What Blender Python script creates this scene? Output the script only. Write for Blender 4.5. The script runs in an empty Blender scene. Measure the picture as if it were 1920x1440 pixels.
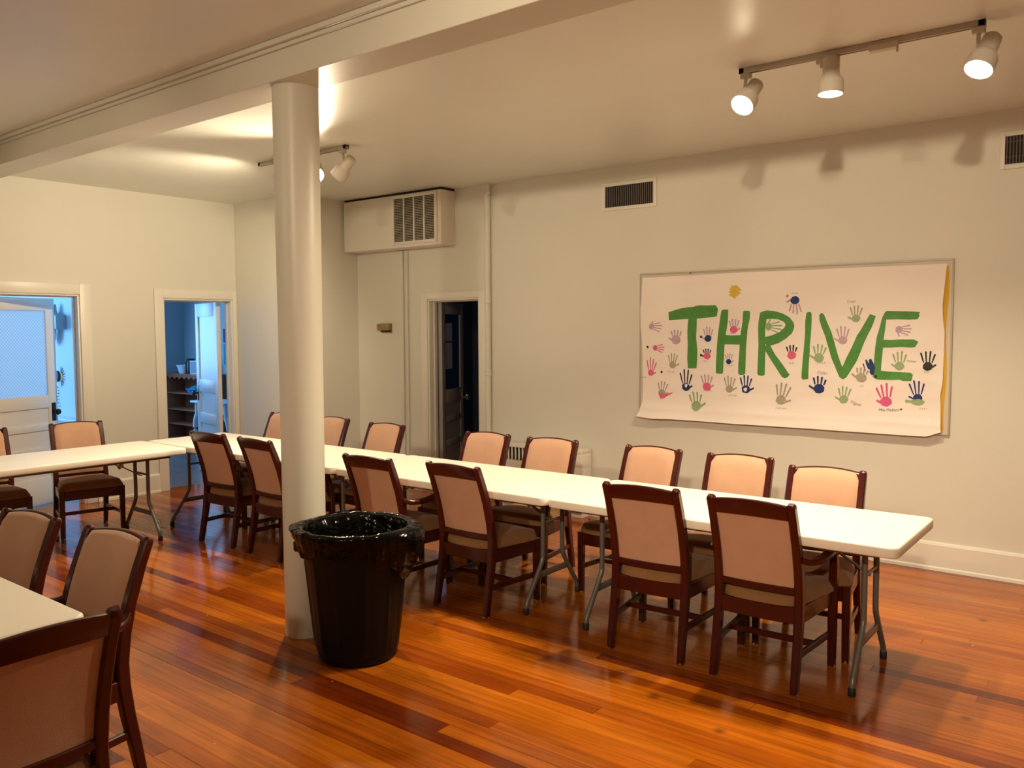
import bpy, bmesh, math, random
from mathutils import Vector, Matrix
from mathutils.geometry import tessellate_polygon
from mathutils import noise as mnoise
S = bpy.context.scene
C = S.collection
PI = math.pi
random.seed(7)

# ------------------------------------------------------------------ camera
cam_d = bpy.data.cameras.new('camera')
cam = bpy.data.objects.new('camera', cam_d); C.objects.link(cam)
cam_d.sensor_width = 36.0; cam_d.lens = 36.0 * 1585.08 / 1920.0
cam_d.clip_start = 0.05; cam_d.clip_end = 100
r_ = (0.78352, 0.621348, -0.004763); u_ = (-0.036727, 0.053963, 0.997867); f_ = (-0.62028, 0.781674, -0.065101)
cam.matrix_world = Matrix(((r_[0], u_[0], -f_[0], 0), (r_[1], u_[1], -f_[1], 0), (r_[2], u_[2], -f_[2], 1.70), (0, 0, 0, 1)))
S.camera = cam

# ------------------------------------------------------------------ world, exposure
S.view_settings.view_transform = 'Standard'; S.view_settings.look = 'None'
S.view_settings.gamma = 1.0; S.view_settings.use_curve_mapping = False
S.view_settings.exposure = 0.08
W = bpy.data.worlds.new('world'); S.world = W; W.use_nodes = True
W.node_tree.nodes['Background'].inputs[0].default_value = (0.30, 0.45, 0.75, 1)
W.node_tree.nodes['Background'].inputs[1].default_value = 0.3

WARM = (1.0, 0.80, 0.55)
DAY = (0.22, 0.52, 1.0)
def spot(name, loc, aim, power, angle, blend=0.6, size=0.05, col=WARM):
    d = bpy.data.lights.new(name, 'SPOT'); d.energy = power; d.color = col
    d.spot_size = math.radians(angle); d.spot_blend = blend; d.shadow_soft_size = size
    o = bpy.data.objects.new(name, d); C.objects.link(o); o.location = loc
    o.rotation_euler = (Vector(aim) - Vector(loc)).to_track_quat('-Z', 'Y').to_euler()
    return o
def area(name, loc, aim, power, sx, sy, col):
    d = bpy.data.lights.new(name, 'AREA'); d.shape = 'RECTANGLE'; d.size = sx; d.size_y = sy; d.energy = power; d.color = col
    o = bpy.data.objects.new(name, d); C.objects.link(o); o.location = loc
    o.rotation_euler = (Vector(aim) - Vector(loc)).to_track_quat('-Z', 'Y').to_euler()
    return o
# the track lamps behind the photographer (another rail on the near side of the beam)
for i, (x, y, p, ax, ay, az, an) in enumerate([(0.45, -1.6, 600, -1.9, 6.4, 1.85, 54), (-1.3, -1.6, 320, -4.2, 6.4, 1.7, 56),
                                               (-5.2, -1.6, 190, -6.6, 6.4, 1.75, 44)]):
    spot('track_lamp_behind', (x, y, 3.04), (ax, ay, az), p, an, 0.8, 0.08)
spot('track_lamp_behind', (-5.0, -1.9, 3.04), (-3.7, 1.9, 0.5), 75, 84, 0.9, 0.06)
# daylight from the windows of the rooms beyond the doors
area('daylight_playroom', (-11.9, 2.4, 1.7), (-8.4, 3.6, 1.2), 190, 1.6, 1.6, DAY)
area('daylight_storeroom', (-11.85, 5.2, 1.75), (-8.4, 5.6, 1.0), 70, 1.1, 1.5, DAY)
area('daylight_dark_room', (-7.25, 7.6, 1.6), (-6.2, 7.0, 1.5), 14, 0.5, 0.9, (0.35, 0.62, 1.0))

# ------------------------------------------------------------------ materials
def mat(name, col, rough=0.5, metal=0.0, spec=0.5, bump=0.0, bscale=60.0, var=0.0, vscale=3.0, coat=0.0, sheen=0.0, emit=None, estr=0.0):
    m = bpy.data.materials.new(name); m.use_nodes = True
    nt = m.node_tree; b = nt.nodes['Principled BSDF']
    b.inputs['Base Color'].default_value = (*col, 1); b.inputs['Roughness'].default_value = rough
    b.inputs['Metallic'].default_value = metal; b.inputs['Specular IOR Level'].default_value = spec
    b.inputs['Coat Weight'].default_value = coat; b.inputs['Coat Roughness'].default_value = 0.08
    if sheen: b.inputs['Sheen Weight'].default_value = sheen; b.inputs['Sheen Roughness'].default_value = 0.5
    if emit: b.inputs['Emission Color'].default_value = (*emit, 1); b.inputs['Emission Strength'].default_value = estr
    g = nt.nodes.new('ShaderNodeNewGeometry')
    if var:
        n = nt.nodes.new('ShaderNodeTexNoise'); n.inputs['Scale'].default_value = vscale; n.inputs['Detail'].default_value = 6
        nt.links.new(g.outputs['Position'], n.inputs['Vector'])
        mx = nt.nodes.new('ShaderNodeMix'); mx.data_type = 'RGBA'
        mx.inputs[6].default_value = (*[c * (1 - var) for c in col], 1); mx.inputs[7].default_value = (*[min(1, c * (1 + var)) for c in col], 1)
        nt.links.new(n.outputs['Fac'], mx.inputs[0]); nt.links.new(mx.outputs[2], b.inputs['Base Color'])
    if bump:
        n2 = nt.nodes.new('ShaderNodeTexNoise'); n2.inputs['Scale'].default_value = bscale; n2.inputs['Detail'].default_value = 4
        nt.links.new(g.outputs['Position'], n2.inputs['Vector'])
        bp = nt.nodes.new('ShaderNodeBump'); bp.inputs['Strength'].default_value = bump; bp.inputs['Distance'].default_value = 0.004
        nt.links.new(n2.outputs['Fac'], bp.inputs['Height']); nt.links.new(bp.outputs['Normal'], b.inputs['Normal'])
    return m

M = {}
M['wall'] = mat('painted_plaster', (0.72, 0.71, 0.63), 0.55, bump=0.25, bscale=9, var=0.04, vscale=1.3)
M['ceil'] = mat('painted_ceiling', (0.79, 0.82, 0.76), 0.34, bump=0.10, bscale=6, var=0.03)
M['trim'] = mat('painted_trim', (0.79, 0.77, 0.69), 0.38, bump=0.08, bscale=30)
M['doorpaint'] = mat('white_door_paint', (0.74, 0.73, 0.70), 0.4, bump=0.06, bscale=40)
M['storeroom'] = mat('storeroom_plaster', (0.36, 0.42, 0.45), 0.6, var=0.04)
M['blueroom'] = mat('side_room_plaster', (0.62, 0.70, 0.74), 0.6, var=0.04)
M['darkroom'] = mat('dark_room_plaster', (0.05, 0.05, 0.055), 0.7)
M['column'] = mat('painted_column', (0.65, 0.635, 0.55), 0.38, bump=0.06, bscale=12)
M['mahogany'] = mat('mahogany_varnish', (0.050, 0.0055, 0.0032), 0.27, spec=0.35, coat=0.18, var=0.3, vscale=14)
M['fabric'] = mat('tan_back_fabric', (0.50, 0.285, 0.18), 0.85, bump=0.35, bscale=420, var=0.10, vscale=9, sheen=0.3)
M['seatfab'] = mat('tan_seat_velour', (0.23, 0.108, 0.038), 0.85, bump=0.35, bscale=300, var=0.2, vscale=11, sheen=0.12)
M['plastic'] = mat('cream_table_plastic', (0.82, 0.78, 0.68), 0.42, bump=0.12, bscale=240)
M['steel'] = mat('grey_enamel_steel', (0.16, 0.155, 0.14), 0.35, metal=0.3)
M['rubber'] = mat('black_rubber', (0.012, 0.012, 0.012), 0.6)
M['bin'] = mat('black_bin_plastic', (0.004, 0.0035, 0.003), 0.42, spec=0.2, bump=0.15, bscale=120)
M['bag'] = mat('black_bag_film', (0.002, 0.002, 0.002), 0.15, spec=0.20, bump=0.55, bscale=38)
M['metal'] = mat('enamelled_metal', (0.79, 0.76, 0.67), 0.4)
M['dark'] = mat('dark_cavity', (0.016, 0.013, 0.011), 0.8)
M['ventfin'] = mat('vent_fin_grey', (0.20, 0.17, 0.15), 0.5)
M['grille'] = mat('grille_enamel', (0.46, 0.42, 0.35), 0.45)
M['brass'] = mat('worn_brass', (0.36, 0.25, 0.12), 0.35, metal=0.7)
M['knob'] = mat('black_iron', (0.015, 0.015, 0.017), 0.35, metal=0.5)
M['lampwhite'] = mat('lamp_enamel', (0.62, 0.58, 0.50), 0.4)
M['railgrey'] = mat('rail_aluminium', (0.50, 0.46, 0.40), 0.4, metal=0.3)
M['bulb'] = mat('lamp_bulb', (1, 0.9, 0.75), 0.4, emit=(1.0, 0.84, 0.58), estr=40)
M['bulb_off'] = mat('lamp_bulb_off', (0.10, 0.09, 0.08), 0.3)
M['paper'] = mat('white_banner_paper', (0.90, 0.83, 0.77), 0.75, bump=0.15, bscale=70, var=0.03)
M['yellow'] = mat('yellow_paper', (0.70, 0.42, 0.02), 0.7)
M['board'] = mat('pin_board', (0.66, 0.61, 0.50), 0.5)
M['boardframe'] = mat('board_frame', (0.50, 0.44, 0.35), 0.4)
M['green'] = mat('green_poster_paint', (0.075, 0.27, 0.045), 0.55, var=0.22, vscale=22)
PAINT = {'l': (0.52, 0.36, 0.46), 'p': (0.72, 0.13, 0.25), 'g': (0.40, 0.37, 0.28), 'b': (0.008, 0.032, 0.16), 's': (0.30, 0.43, 0.22),
         'd': (0.010, 0.018, 0.006), 'm': (0.70, 0.10, 0.29), 'k': (0.012, 0.012, 0.03)}
for k_, c_ in PAINT.items(): M['pt_' + k_] = mat('finger_paint_' + {'l': 'lilac', 'p': 'pink', 'g': 'grey', 'b': 'blue', 's': 'sage', 'd': 'dark_green', 'm': 'magenta', 'k': 'black'}[k_], c_, 0.6, var=0.25, vscale=40)
M['ink'] = mat('marker_ink', (0.05, 0.04, 0.05), 0.6)
M['pencil'] = mat('faint_marker', (0.30, 0.25, 0.23), 0.6)
M['sun'] = mat('yellow_poster_paint', (0.72, 0.50, 0.06), 0.6, var=0.2, vscale=30)
M['oak'] = mat('bookcase_wood', (0.34, 0.12, 0.06), 0.4, var=0.25, vscale=12)
M['whitewood'] = mat('white_painted_wood', (0.75, 0.78, 0.80), 0.35)
M['bluebin'] = mat('blue_plastic', (0.05, 0.24, 0.50), 0.3)
M['whitebin'] = mat('white_plastic', (0.75, 0.78, 0.80), 0.35)
M['blackplastic'] = mat('black_plastic', (0.01, 0.01, 0.012), 0.3)
M['greyplastic'] = mat('grey_plastic', (0.30, 0.34, 0.38), 0.4)
M['sheet'] = mat('paper_sheet', (0.62, 0.64, 0.68), 0.7)
M['navy'] = mat('navy_paper', (0.01, 0.025, 0.12), 0.6)
M['teal'] = mat('teal_paper', (0.02, 0.22, 0.30), 0.6)

def crumpled_film():
    m = M['bag']; nt = m.node_tree; b = nt.nodes['Principled BSDF']; N = nt.nodes.new; Lk = nt.links.new
    g = N('ShaderNodeNewGeometry'); n1 = N('ShaderNodeTexNoise'); n1.noise_type = 'RIDGED_MULTIFRACTAL'; n1.inputs['Scale'].default_value = 6.0; n1.inputs['Detail'].default_value = 3
    ms = N('ShaderNodeVectorMath'); ms.operation = 'MULTIPLY'; ms.inputs[1].default_value = (1, 1, 1.9); Lk(g.outputs['Position'], ms.inputs[0]); Lk(ms.outputs[0], n1.inputs['Vector'])
    n2 = N('ShaderNodeTexNoise'); n2.noise_type = 'RIDGED_MULTIFRACTAL'; n2.inputs['Scale'].default_value = 19.0; n2.inputs['Detail'].default_value = 2; Lk(ms.outputs[0], n2.inputs['Vector'])
    ad = N('ShaderNodeMath'); ad.operation = 'MULTIPLY_ADD'; ad.inputs[1].default_value = 0.35; Lk(n2.outputs['Fac'], ad.inputs[0]); Lk(n1.outputs['Fac'], ad.inputs[2])
    bp = N('ShaderNodeBump'); bp.inputs['Strength'].default_value = 0.9; bp.inputs['Distance'].default_value = 0.016; Lk(ad.outputs[0], bp.inputs['Height']); Lk(bp.outputs['Normal'], b.inputs['Normal'])
crumpled_film()
nts_ = M['sheet'].node_tree; tls_ = nts_.nodes.new('ShaderNodeBsdfTranslucent'); tls_.inputs[0].default_value = (0.7, 0.75, 0.9, 1); mxs_ = nts_.nodes.new('ShaderNodeMixShader'); mxs_.inputs[0].default_value = 0.55
nts_.links.new(nts_.nodes['Principled BSDF'].outputs[0], mxs_.inputs[1]); nts_.links.new(tls_.outputs[0], mxs_.inputs[2]); nts_.links.new(mxs_.outputs[0], nts_.nodes['Material Output'].inputs['Surface'])
def scuffed_feet():
    m = M['mahogany']; nt = m.node_tree; b = nt.nodes['Principled BSDF']; N = nt.nodes.new; Lk = nt.links.new
    src = b.inputs['Base Color'].links[0].from_socket
    g = N('ShaderNodeNewGeometry'); sp = N('ShaderNodeSeparateXYZ'); Lk(g.outputs['Position'], sp.inputs[0])
    n = N('ShaderNodeTexNoise'); n.inputs['Scale'].default_value = 55; n.inputs['Detail'].default_value = 2; Lk(g.outputs['Position'], n.inputs['Vector'])
    mr = N('ShaderNodeMapRange'); mr.inputs[1].default_value = 0.0; mr.inputs[2].default_value = 0.045; mr.inputs[3].default_value = 0.43; mr.inputs[4].default_value = 1.3; Lk(sp.outputs[2], mr.inputs[0])
    gt = N('ShaderNodeMath'); gt.operation = 'GREATER_THAN'; Lk(n.outputs['Fac'], gt.inputs[0]); Lk(mr.outputs[0], gt.inputs[1])
    mx = N('ShaderNodeMix'); mx.data_type = 'RGBA'; Lk(gt.outputs[0], mx.inputs[0]); Lk(src, mx.inputs[6]); mx.inputs[7].default_value = (0.33, 0.22, 0.13, 1); Lk(mx.outputs[2], b.inputs['Base Color'])
scuffed_feet()
def wood_floor():
    m = bpy.data.materials.new('varnished_pine_planks'); m.use_nodes = True
    nt = m.node_tree; b = nt.nodes['Principled BSDF']; N = nt.nodes.new; Lk = nt.links.new
    g = N('ShaderNodeNewGeometry'); oi = N('ShaderNodeObjectInfo')
    off = N('ShaderNodeVectorMath'); off.operation = 'MULTIPLY_ADD'
    cmb = N('ShaderNodeCombineXYZ'); Lk(oi.outputs['Random'], cmb.inputs[0]); Lk(oi.outputs['Random'], cmb.inputs[1]); Lk(oi.outputs['Random'], cmb.inputs[2])
    Lk(cmb.outputs[0], off.inputs[0]); off.inputs[1].default_value = (37, 11, 23); Lk(g.outputs['Position'], off.inputs[2])
    ms = N('ShaderNodeVectorMath'); ms.operation = 'MULTIPLY'; ms.inputs[1].default_value = (1.6, 42, 1); Lk(off.outputs[0], ms.inputs[0])
    n = N('ShaderNodeTexNoise'); n.inputs['Scale'].default_value = 1.0; n.inputs['Detail'].default_value = 5; n.inputs['Distortion'].default_value = 0.6; Lk(ms.outputs[0], n.inputs['Vector'])
    n2 = N('ShaderNodeTexNoise'); n2.inputs['Scale'].default_value = 2.2; n2.inputs['Detail'].default_value = 4; Lk(g.outputs['Position'], n2.inputs['Vector'])
    rp = N('ShaderNodeValToRGB'); e = rp.color_ramp.elements
    e[0].position = 0.0; e[0].color = (0.13, 0.018, 0.002, 1); e[1].position = 1.0; e[1].color = (0.49, 0.142, 0.008, 1)
    for pos, col in ((0.055, (0.15, 0.022, 0.002, 1)), (0.07, (0.24, 0.044, 0.003, 1)), (0.14, (0.27, 0.056, 0.004, 1)), (0.18, (0.36, 0.084, 0.005, 1)), (0.8, (0.44, 0.117, 0.006, 1))):
        q = rp.color_ramp.elements.new(pos); q.color = col
    Lk(oi.outputs['Random'], rp.inputs[0])
    gr = N('ShaderNodeMapRange'); gr.inputs[1].default_value = 0.25; gr.inputs[2].default_value = 0.75; gr.inputs[3].default_value = 0.62; gr.inputs[4].default_value = 1.24; Lk(n.outputs['Fac'], gr.inputs[0])
    gb = N('ShaderNodeMapRange'); gb.inputs[1].default_value = 0.3; gb.inputs[2].default_value = 0.7; gb.inputs[3].default_value = 0.82; gb.inputs[4].default_value = 1.12; Lk(n2.outputs['Fac'], gb.inputs[0])
    mu = N('ShaderNodeMath'); mu.operation = 'MULTIPLY'; Lk(gr.outputs[0], mu.inputs[0]); Lk(gb.outputs[0], mu.inputs[1])
    vm = N('ShaderNodeVectorMath'); vm.operation = 'SCALE'; Lk(rp.outputs[0], vm.inputs[0]); Lk(mu.outputs[0], vm.inputs['Scale'])
    # white paint specks and dark knots
    v = N('ShaderNodeTexVoronoi'); v.inputs['Scale'].default_value = 7.0; Lk(g.outputs['Position'], v.inputs['Vector'])
    lt = N('ShaderNodeMath'); lt.operation = 'LESS_THAN'; lt.inputs[1].default_value = 0.030; Lk(v.outputs['Distance'], lt.inputs[0])
    sx = N('ShaderNodeMix'); sx.data_type = 'RGBA'; Lk(lt.outputs[0], sx.inputs[0]); Lk(vm.outputs[0], sx.inputs[6]); sx.inputs[7].default_value = (0.62, 0.45, 0.30, 1)
    v2 = N('ShaderNodeTexVoronoi'); v2.inputs['Scale'].default_value = 2.3; Lk(g.outputs['Position'], v2.inputs['Vector'])
    kn = N('ShaderNodeMapRange'); kn.inputs[1].default_value = 0.02; kn.inputs[2].default_value = 0.09; kn.inputs[3].default_value = 0.6; kn.inputs[4].default_value = 0.0; Lk(v2.outputs['Distance'], kn.inputs[0])
    sk = N('ShaderNodeMix'); sk.data_type = 'RGBA'; Lk(kn.outputs[0], sk.inputs[0]); Lk(sx.outputs[2], sk.inputs[6]); sk.inputs[7].default_value = (0.05, 0.014, 0.005, 1)
    Lk(sk.outputs[2], b.inputs['Base Color'])
    rr = N('ShaderNodeMapRange'); rr.inputs[1].default_value = 0.3; rr.inputs[2].default_value = 0.7; rr.inputs[3].default_value = 0.09; rr.inputs[4].default_value = 0.22; Lk(n2.outputs['Fac'], rr.inputs[0]); Lk(rr.outputs[0], b.inputs['Roughness'])
    n3 = N('ShaderNodeTexNoise'); n3.inputs['Scale'].default_value = 14; n3.inputs['Detail'].default_value = 3; Lk(g.outputs['Position'], n3.inputs['Vector'])
    ad = N('ShaderNodeMath'); ad.operation = 'MULTIPLY_ADD'; ad.inputs[1].default_value = 0.35; Lk(n.outputs['Fac'], ad.inputs[0]); Lk(n3.outputs['Fac'], ad.inputs[2])
    bp = N('ShaderNodeBump'); bp.inputs['Strength'].default_value = 0.09; bp.inputs['Distance'].default_value = 0.004; Lk(ad.outputs[0], bp.inputs['Height']); Lk(bp.outputs['Normal'], b.inputs['Normal'])
    b.inputs['Specular IOR Level'].default_value = 0.34
    return m
M['floor'] = wood_floor()
def honey_glass():
    m = bpy.data.materials.new('honeycomb_frosted_glass'); m.use_nodes = True
    nt = m.node_tree; b = nt.nodes['Principled BSDF']; N = nt.nodes.new; Lk = nt.links.new
    b.inputs['Base Color'].default_value = (0.80, 0.90, 0.95, 1); b.inputs['Roughness'].default_value = 0.35
    tr = N('ShaderNodeBsdfTranslucent'); tr.inputs[0].default_value = (0.8, 0.95, 1.0, 1)
    tc = N('ShaderNodeTexCoord'); v = N('ShaderNodeTexVoronoi'); v.inputs['Scale'].default_value = 42; v.inputs['Randomness'].default_value = 0.0
    mp = N('ShaderNodeMapping'); mp.inputs['Rotation'].default_value = (0, math.radians(45), 0); Lk(tc.outputs['Object'], mp.inputs[0]); Lk(mp.outputs[0], v.inputs['Vector'])
    rp = N('ShaderNodeMapRange'); rp.inputs[1].default_value = 0.1; rp.inputs[2].default_value = 0.6; rp.inputs[3].default_value = 1.0; rp.inputs[4].default_value = 0.62; Lk(v.outputs['Distance'], rp.inputs[0])
    cc = N('ShaderNodeVectorMath'); cc.operation = 'SCALE'; cc.inputs[0].default_value = (0.95, 1.0, 1.0); Lk(rp.outputs[0], cc.inputs['Scale']); Lk(cc.outputs[0], tr.inputs[0])
    bp = N('ShaderNodeBump'); bp.inputs['Strength'].default_value = 0.6; bp.inputs['Distance'].default_value = 0.004; Lk(v.outputs['Distance'], bp.inputs['Height'])
    Lk(bp.outputs['Normal'], b.inputs['Normal']); Lk(bp.outputs['Normal'], tr.inputs['Normal'])
    mx = N('ShaderNodeMixShader'); mx.inputs[0].default_value = 0.8; Lk(b.outputs[0], mx.inputs[1]); Lk(tr.outputs[0], mx.inputs[2]); Lk(mx.outputs[0], nt.nodes['Material Output'].inputs['Surface'])
    return m
M['frost'] = honey_glass()

# ------------------------------------------------------------------ mesh helpers
def obj(name, bm, m, parent=None, smooth=False, angle=40):
    me = bpy.data.meshes.new(name)
    bmesh.ops.recalc_face_normals(bm, faces=bm.faces[:])
    bm.to_mesh(me); bm.free()
    me.materials.append(M[m] if isinstance(m, str) else m)
    if smooth:
        me.shade_smooth()
        try: me.set_sharp_from_angle(angle=math.radians(angle))
        except Exception: pass
    o = bpy.data.objects.new(name, me); C.objects.link(o)
    if parent is not None: o.parent = parent
    return o
def tag(o, label=None, cat=None, group=None, kind=None):
    if label: o['label'] = label
    if cat: o['category'] = cat
    if group: o['group'] = group
    if kind: o['kind'] = kind
    return o
def empty(name, loc=(0, 0, 0), rz=0.0):
    o = bpy.data.objects.new(name, None); C.objects.link(o); o.location = loc; o.rotation_euler = (0, 0, rz); o.empty_display_size = 0.1
    return o
def nb(): return bmesh.new()
def box(bm, a, b, bev=0.0, M4=None):
    a = Vector(a); b = Vector(b)
    r = bmesh.ops.create_cube(bm, size=1.0)
    vs = r['verts']
    for v in vs:
        v.co = Vector(((a.x + b.x) / 2 + v.co.x * abs(b.x - a.x), (a.y + b.y) / 2 + v.co.y * abs(b.y - a.y), (a.z + b.z) / 2 + v.co.z * abs(b.z - a.z)))
    if M4 is not None:
        for v in vs: v.co = M4 @ v.co
    if bev > 0:
        es = list({e for v in vs for e in v.link_edges})
        bmesh.ops.bevel(bm, geom=es, offset=bev, segments=2, affect='EDGES', profile=0.5)
    return bm
def bxo(name, a, b, m, parent=None, bev=0.0, M4=None): return obj(name, box(nb(), a, b, bev, M4), m, parent, smooth=bev > 0)
def sweep(bm, pts, sec, up=(0, 0, 1), cap=True, scale=None):
    """sweep a closed 2D section (list of (a,b)) along pts"""
    rings = []; n = len(pts); pts = [Vector(p) for p in pts]; upv = Vector(up)
    for i, p in enumerate(pts):
        t = (pts[min(i + 1, n - 1)] - pts[max(i - 1, 0)]).normalized()
        s = t.cross(upv)
        if s.length < 1e-4: s = t.cross(Vector((1, 0, 0)))
        s.normalize(); w = s.cross(t).normalized()
        k = scale[i] if scale else 1.0
        if not isinstance(k, tuple): k = (k, k)
        rings.append([bm.verts.new(p + s * a * k[0] + w * b * k[1]) for a, b in sec])
    m = len(sec)
    for i in range(n - 1):
        for j in range(m):
            bm.faces.new((rings[i][j], rings[i][(j + 1) % m], rings[i + 1][(j + 1) % m], rings[i + 1][j]))
    if cap:
        bm.faces.new(rings[0][::-1]); bm.faces.new(rings[-1])
    return bm
def circ(r, n=12): return [(r * math.cos(2 * PI * i / n), r * math.sin(2 * PI * i / n)) for i in range(n)]
def rect(w, d, c=0.004):
    w /= 2; d /= 2
    return [(-w + c, -d), (w - c, -d), (w, -d + c), (w, d - c), (w - c, d), (-w + c, d), (-w, d - c), (-w, -d + c)]
def tube(bm, pts, r, n=12): return sweep(bm, pts, circ(r, n))
def lathe(bm, prof, n=32, M4=None, close=False):
    rings = []
    for (r, z) in prof:
        rings.append([bm.verts.new((r * math.cos(2 * PI * i / n), r * math.sin(2 * PI * i / n), z)) for i in range(n)] if r > 1e-5 else [bm.verts.new((0, 0, z))])
    for i in range(len(rings) - 1):
        A, B = rings[i], rings[i + 1]
        for j in range(n):
            k = (j + 1) % n
            if len(A) == 1 and len(B) == 1: continue
            if len(A) == 1: bm.faces.new((A[0], B[k], B[j]))
            elif len(B) == 1: bm.faces.new((A[j], A[k], B[0]))
            else: bm.faces.new((A[j], A[k], B[k], B[j]))
    if M4 is not None:
        for rg in rings:
            for v in rg: v.co = M4 @ v.co
    return bm
def prism(bm, poly, y0, y1, axis='Y'):
    """extrude a 2D polygon"""
    def P(a, b, t):
        return {'Y': (a, t, b), 'X': (t, a, b), 'Z': (a, b, t)}[axis]
    A = [bm.verts.new(P(a, b, y0)) for a, b in poly]; B = [bm.verts.new(P(a, b, y1)) for a, b in poly]
    n = len(poly)
    for i in range(n): bm.faces.new((A[i], A[(i + 1) % n], B[(i + 1) % n], B[i]))
    bm.faces.new(A[::-1]); bm.faces.new(B)
    return bm
def lerp(a, b, t): return a + (b - a) * t
def interp(tab, x):
    for (x0, y0), (x1, y1) in zip(tab, tab[1:]):
        if x <= x1:
            t = (x - x0) / (x1 - x0); t = t * t * (3 - 2 * t) if False else t
            return lerp(y0, y1, t)
    return tab[-1][1]
def smoothcurve(pts, n):
    """Catmull-Rom through pts"""
    P = [Vector(p) for p in pts]; P = [P[0] * 2 - P[1]] + P + [P[-1] * 2 - P[-2]]; out = []
    for i in range(1, len(P) - 2):
        for k in range(n):
            t = k / n; a, b, c, d = P[i - 1], P[i], P[i + 1], P[i + 2]
            out.append(0.5 * ((2 * b) + (c - a) * t + (2 * a - 5 * b + 4 * c - d) * t * t + (3 * b - 3 * c + d - a) * t ** 3))
    out.append(P[-2]); return out
def copy_tree(o, parent=None):
    c = o.copy(); C.objects.link(c)
    if parent is not None: c.parent = parent
    for ch in list(o.children): copy_tree(ch, c)
    return c

# ------------------------------------------------------------------ room shell
XL, XR, YB, YN, ZC, ZN = -8.41, 3.2, 6.41, -3.6, 3.11, 3.20     # left wall, right wall, banner wall, wall behind, ceilings
T = 0.12
def struct(name, bm, m, parent=None, smooth=False):
    o = obj(name, bm, m, parent, smooth)
    if parent is None: o['kind'] = 'structure'
    return o
D1, D2, D3 = (2.95, 3.84, 2.05), (4.705, 5.526, 2.036), (-6.198, -5.495, 2.008)
bm = nb()
for a, b, z0 in ((YN, D1[0], 0), (D1[1], D2[0], 0), (D2[1], 5.60, 0), (D1[0], D1[1], D1[2]), (D2[0], D2[1], D2[2])):
    box(bm, (XL - T, a, z0), (XL, b, ZN))
struct('wall_left', bm, 'wall')
bm = nb()
for a, b, z0 in ((-7.31, D3[0], 0), (D3[1], XR, 0), (D3[0], D3[1], D3[2])): box(bm, (a, YB, z0), (b, YB + T, ZN))
struct('wall_back', bm, 'wall')
bm = nb(); box(bm, (XL - T, 5.585, 0), (-7.29, 5.585 + T, ZN)); box(bm, (-7.29 - T, 5.585 + T, 0), (-7.29, YB + T, ZN))
struct('wall_corner', bm, 'wall')
struct('wall_right', box(nb(), (XR, YN, 0), (XR + T, YB + T, ZN)), 'wall')
struct('wall_near', box(nb(), (XL - T, YN - T, 0), (XR + T, YN, ZN)), 'wall')
struct('ceiling', box(box(nb(), (XL, 2.80, ZC), (XR, YB, ZC + 0.2)), (XL, YN, ZN), (XR, 2.77, ZN + 0.11)), 'ceil')

# beam with the small moulding along its top
bm = nb(); box(bm, (XL, 2.77, 3.0), (XR, 3.015, ZN + 0.05), 0.004)
beam = struct('beam', bm, 'column')
bm = nb(); box(bm, (XL, 2.735, ZN - 0.030), (XR, 2.77, ZN - 0.0005), 0.006); box(bm, (XL, 2.755, ZN - 0.052), (XR, 2.77, ZN - 0.030), 0.004)
obj('moulding', bm, 'column', beam, True)
# round column
bm = nb(); CX, CY = -3.812, 2.931
pr = [(0.0, 0.0)] + [(0.1145 + 0.0095 * (z / 3.0), z) for z in (0.0, 0.75, 1.5, 2.25, 2.999)] + [(0.0, 2.999)]
lathe(bm, pr, 64, Matrix.Translation((CX, CY, 0.001)))
struct('column', bm, 'column', smooth=True)

# floor: every board a piece of its own
floor = struct('floor', box(nb(), (XL - T, YN, -0.06), (XR, YB + T, -0.016)), 'dark')
rnd = random.Random(11); ROW = 0.0775; y = YN; rows = []
while y < YB + T:
    rows.append((y, min(y + ROW, YB + T))); y += ROW
far = nb(); npl = 0
def plank(bm, x0, x1, y0, y1, dz):
    g = 0.0016 if rnd.random() < 0.05 else 0.00025; c = 0.0003
    a = [(x0 + g, y0 + g), (x1 - g, y0 + g), (x1 - g, y1 - g), (x0 + g, y1 - g)]
    t = [(x0 + g + c, y0 + g + c), (x1 - g - c, y0 + g + c), (x1 - g - c, y1 - g - c), (x0 + g + c, y1 - g - c)]
    A = [bm.verts.new((*p, -0.016)) for p in a]; B = [bm.verts.new((*p, -0.001 + dz)) for p in a]; D = [bm.verts.new((*p, dz)) for p in t]
    for U, V in ((A, B), (B, D)):
        for i in range(4): bm.faces.new((U[i], U[(i + 1) % 4], V[(i + 1) % 4], V[i]))
    bm.faces.new(D)
for (y0, y1) in rows:
    # the visible wedge of floor at this depth
    xr_vis = min(XR, 0.35 * 0 + (y1 * 0.02 + 0.2)); x = XL - T; first = True
    while x < XR - 1e-6:
        ln = rnd.uniform(1.9, 4.3)
        if first: ln *= rnd.uniform(0.35, 1.0); first = False
        x1 = x + ln
        if XR - x1 < 0.7: x1 = XR
        dz = rnd.uniform(-0.0002, 0.0)
        vis = y1 > 0.9 and x < 0.1 - 0.02 * y0 and x1 > -8.5 and (x1 > -7.9 or y1 > 2.0)
        if vis and npl < 296:
            bm = nb(); plank(bm, x, x1, y0, y1, dz); obj('plank', bm, 'floor', floor); npl += 1
        else:
            plank(far, x, x1, y0, y1, dz)
        x = x1
tag(obj('planks', far, 'floor', floor), kind='stuff')

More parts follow.
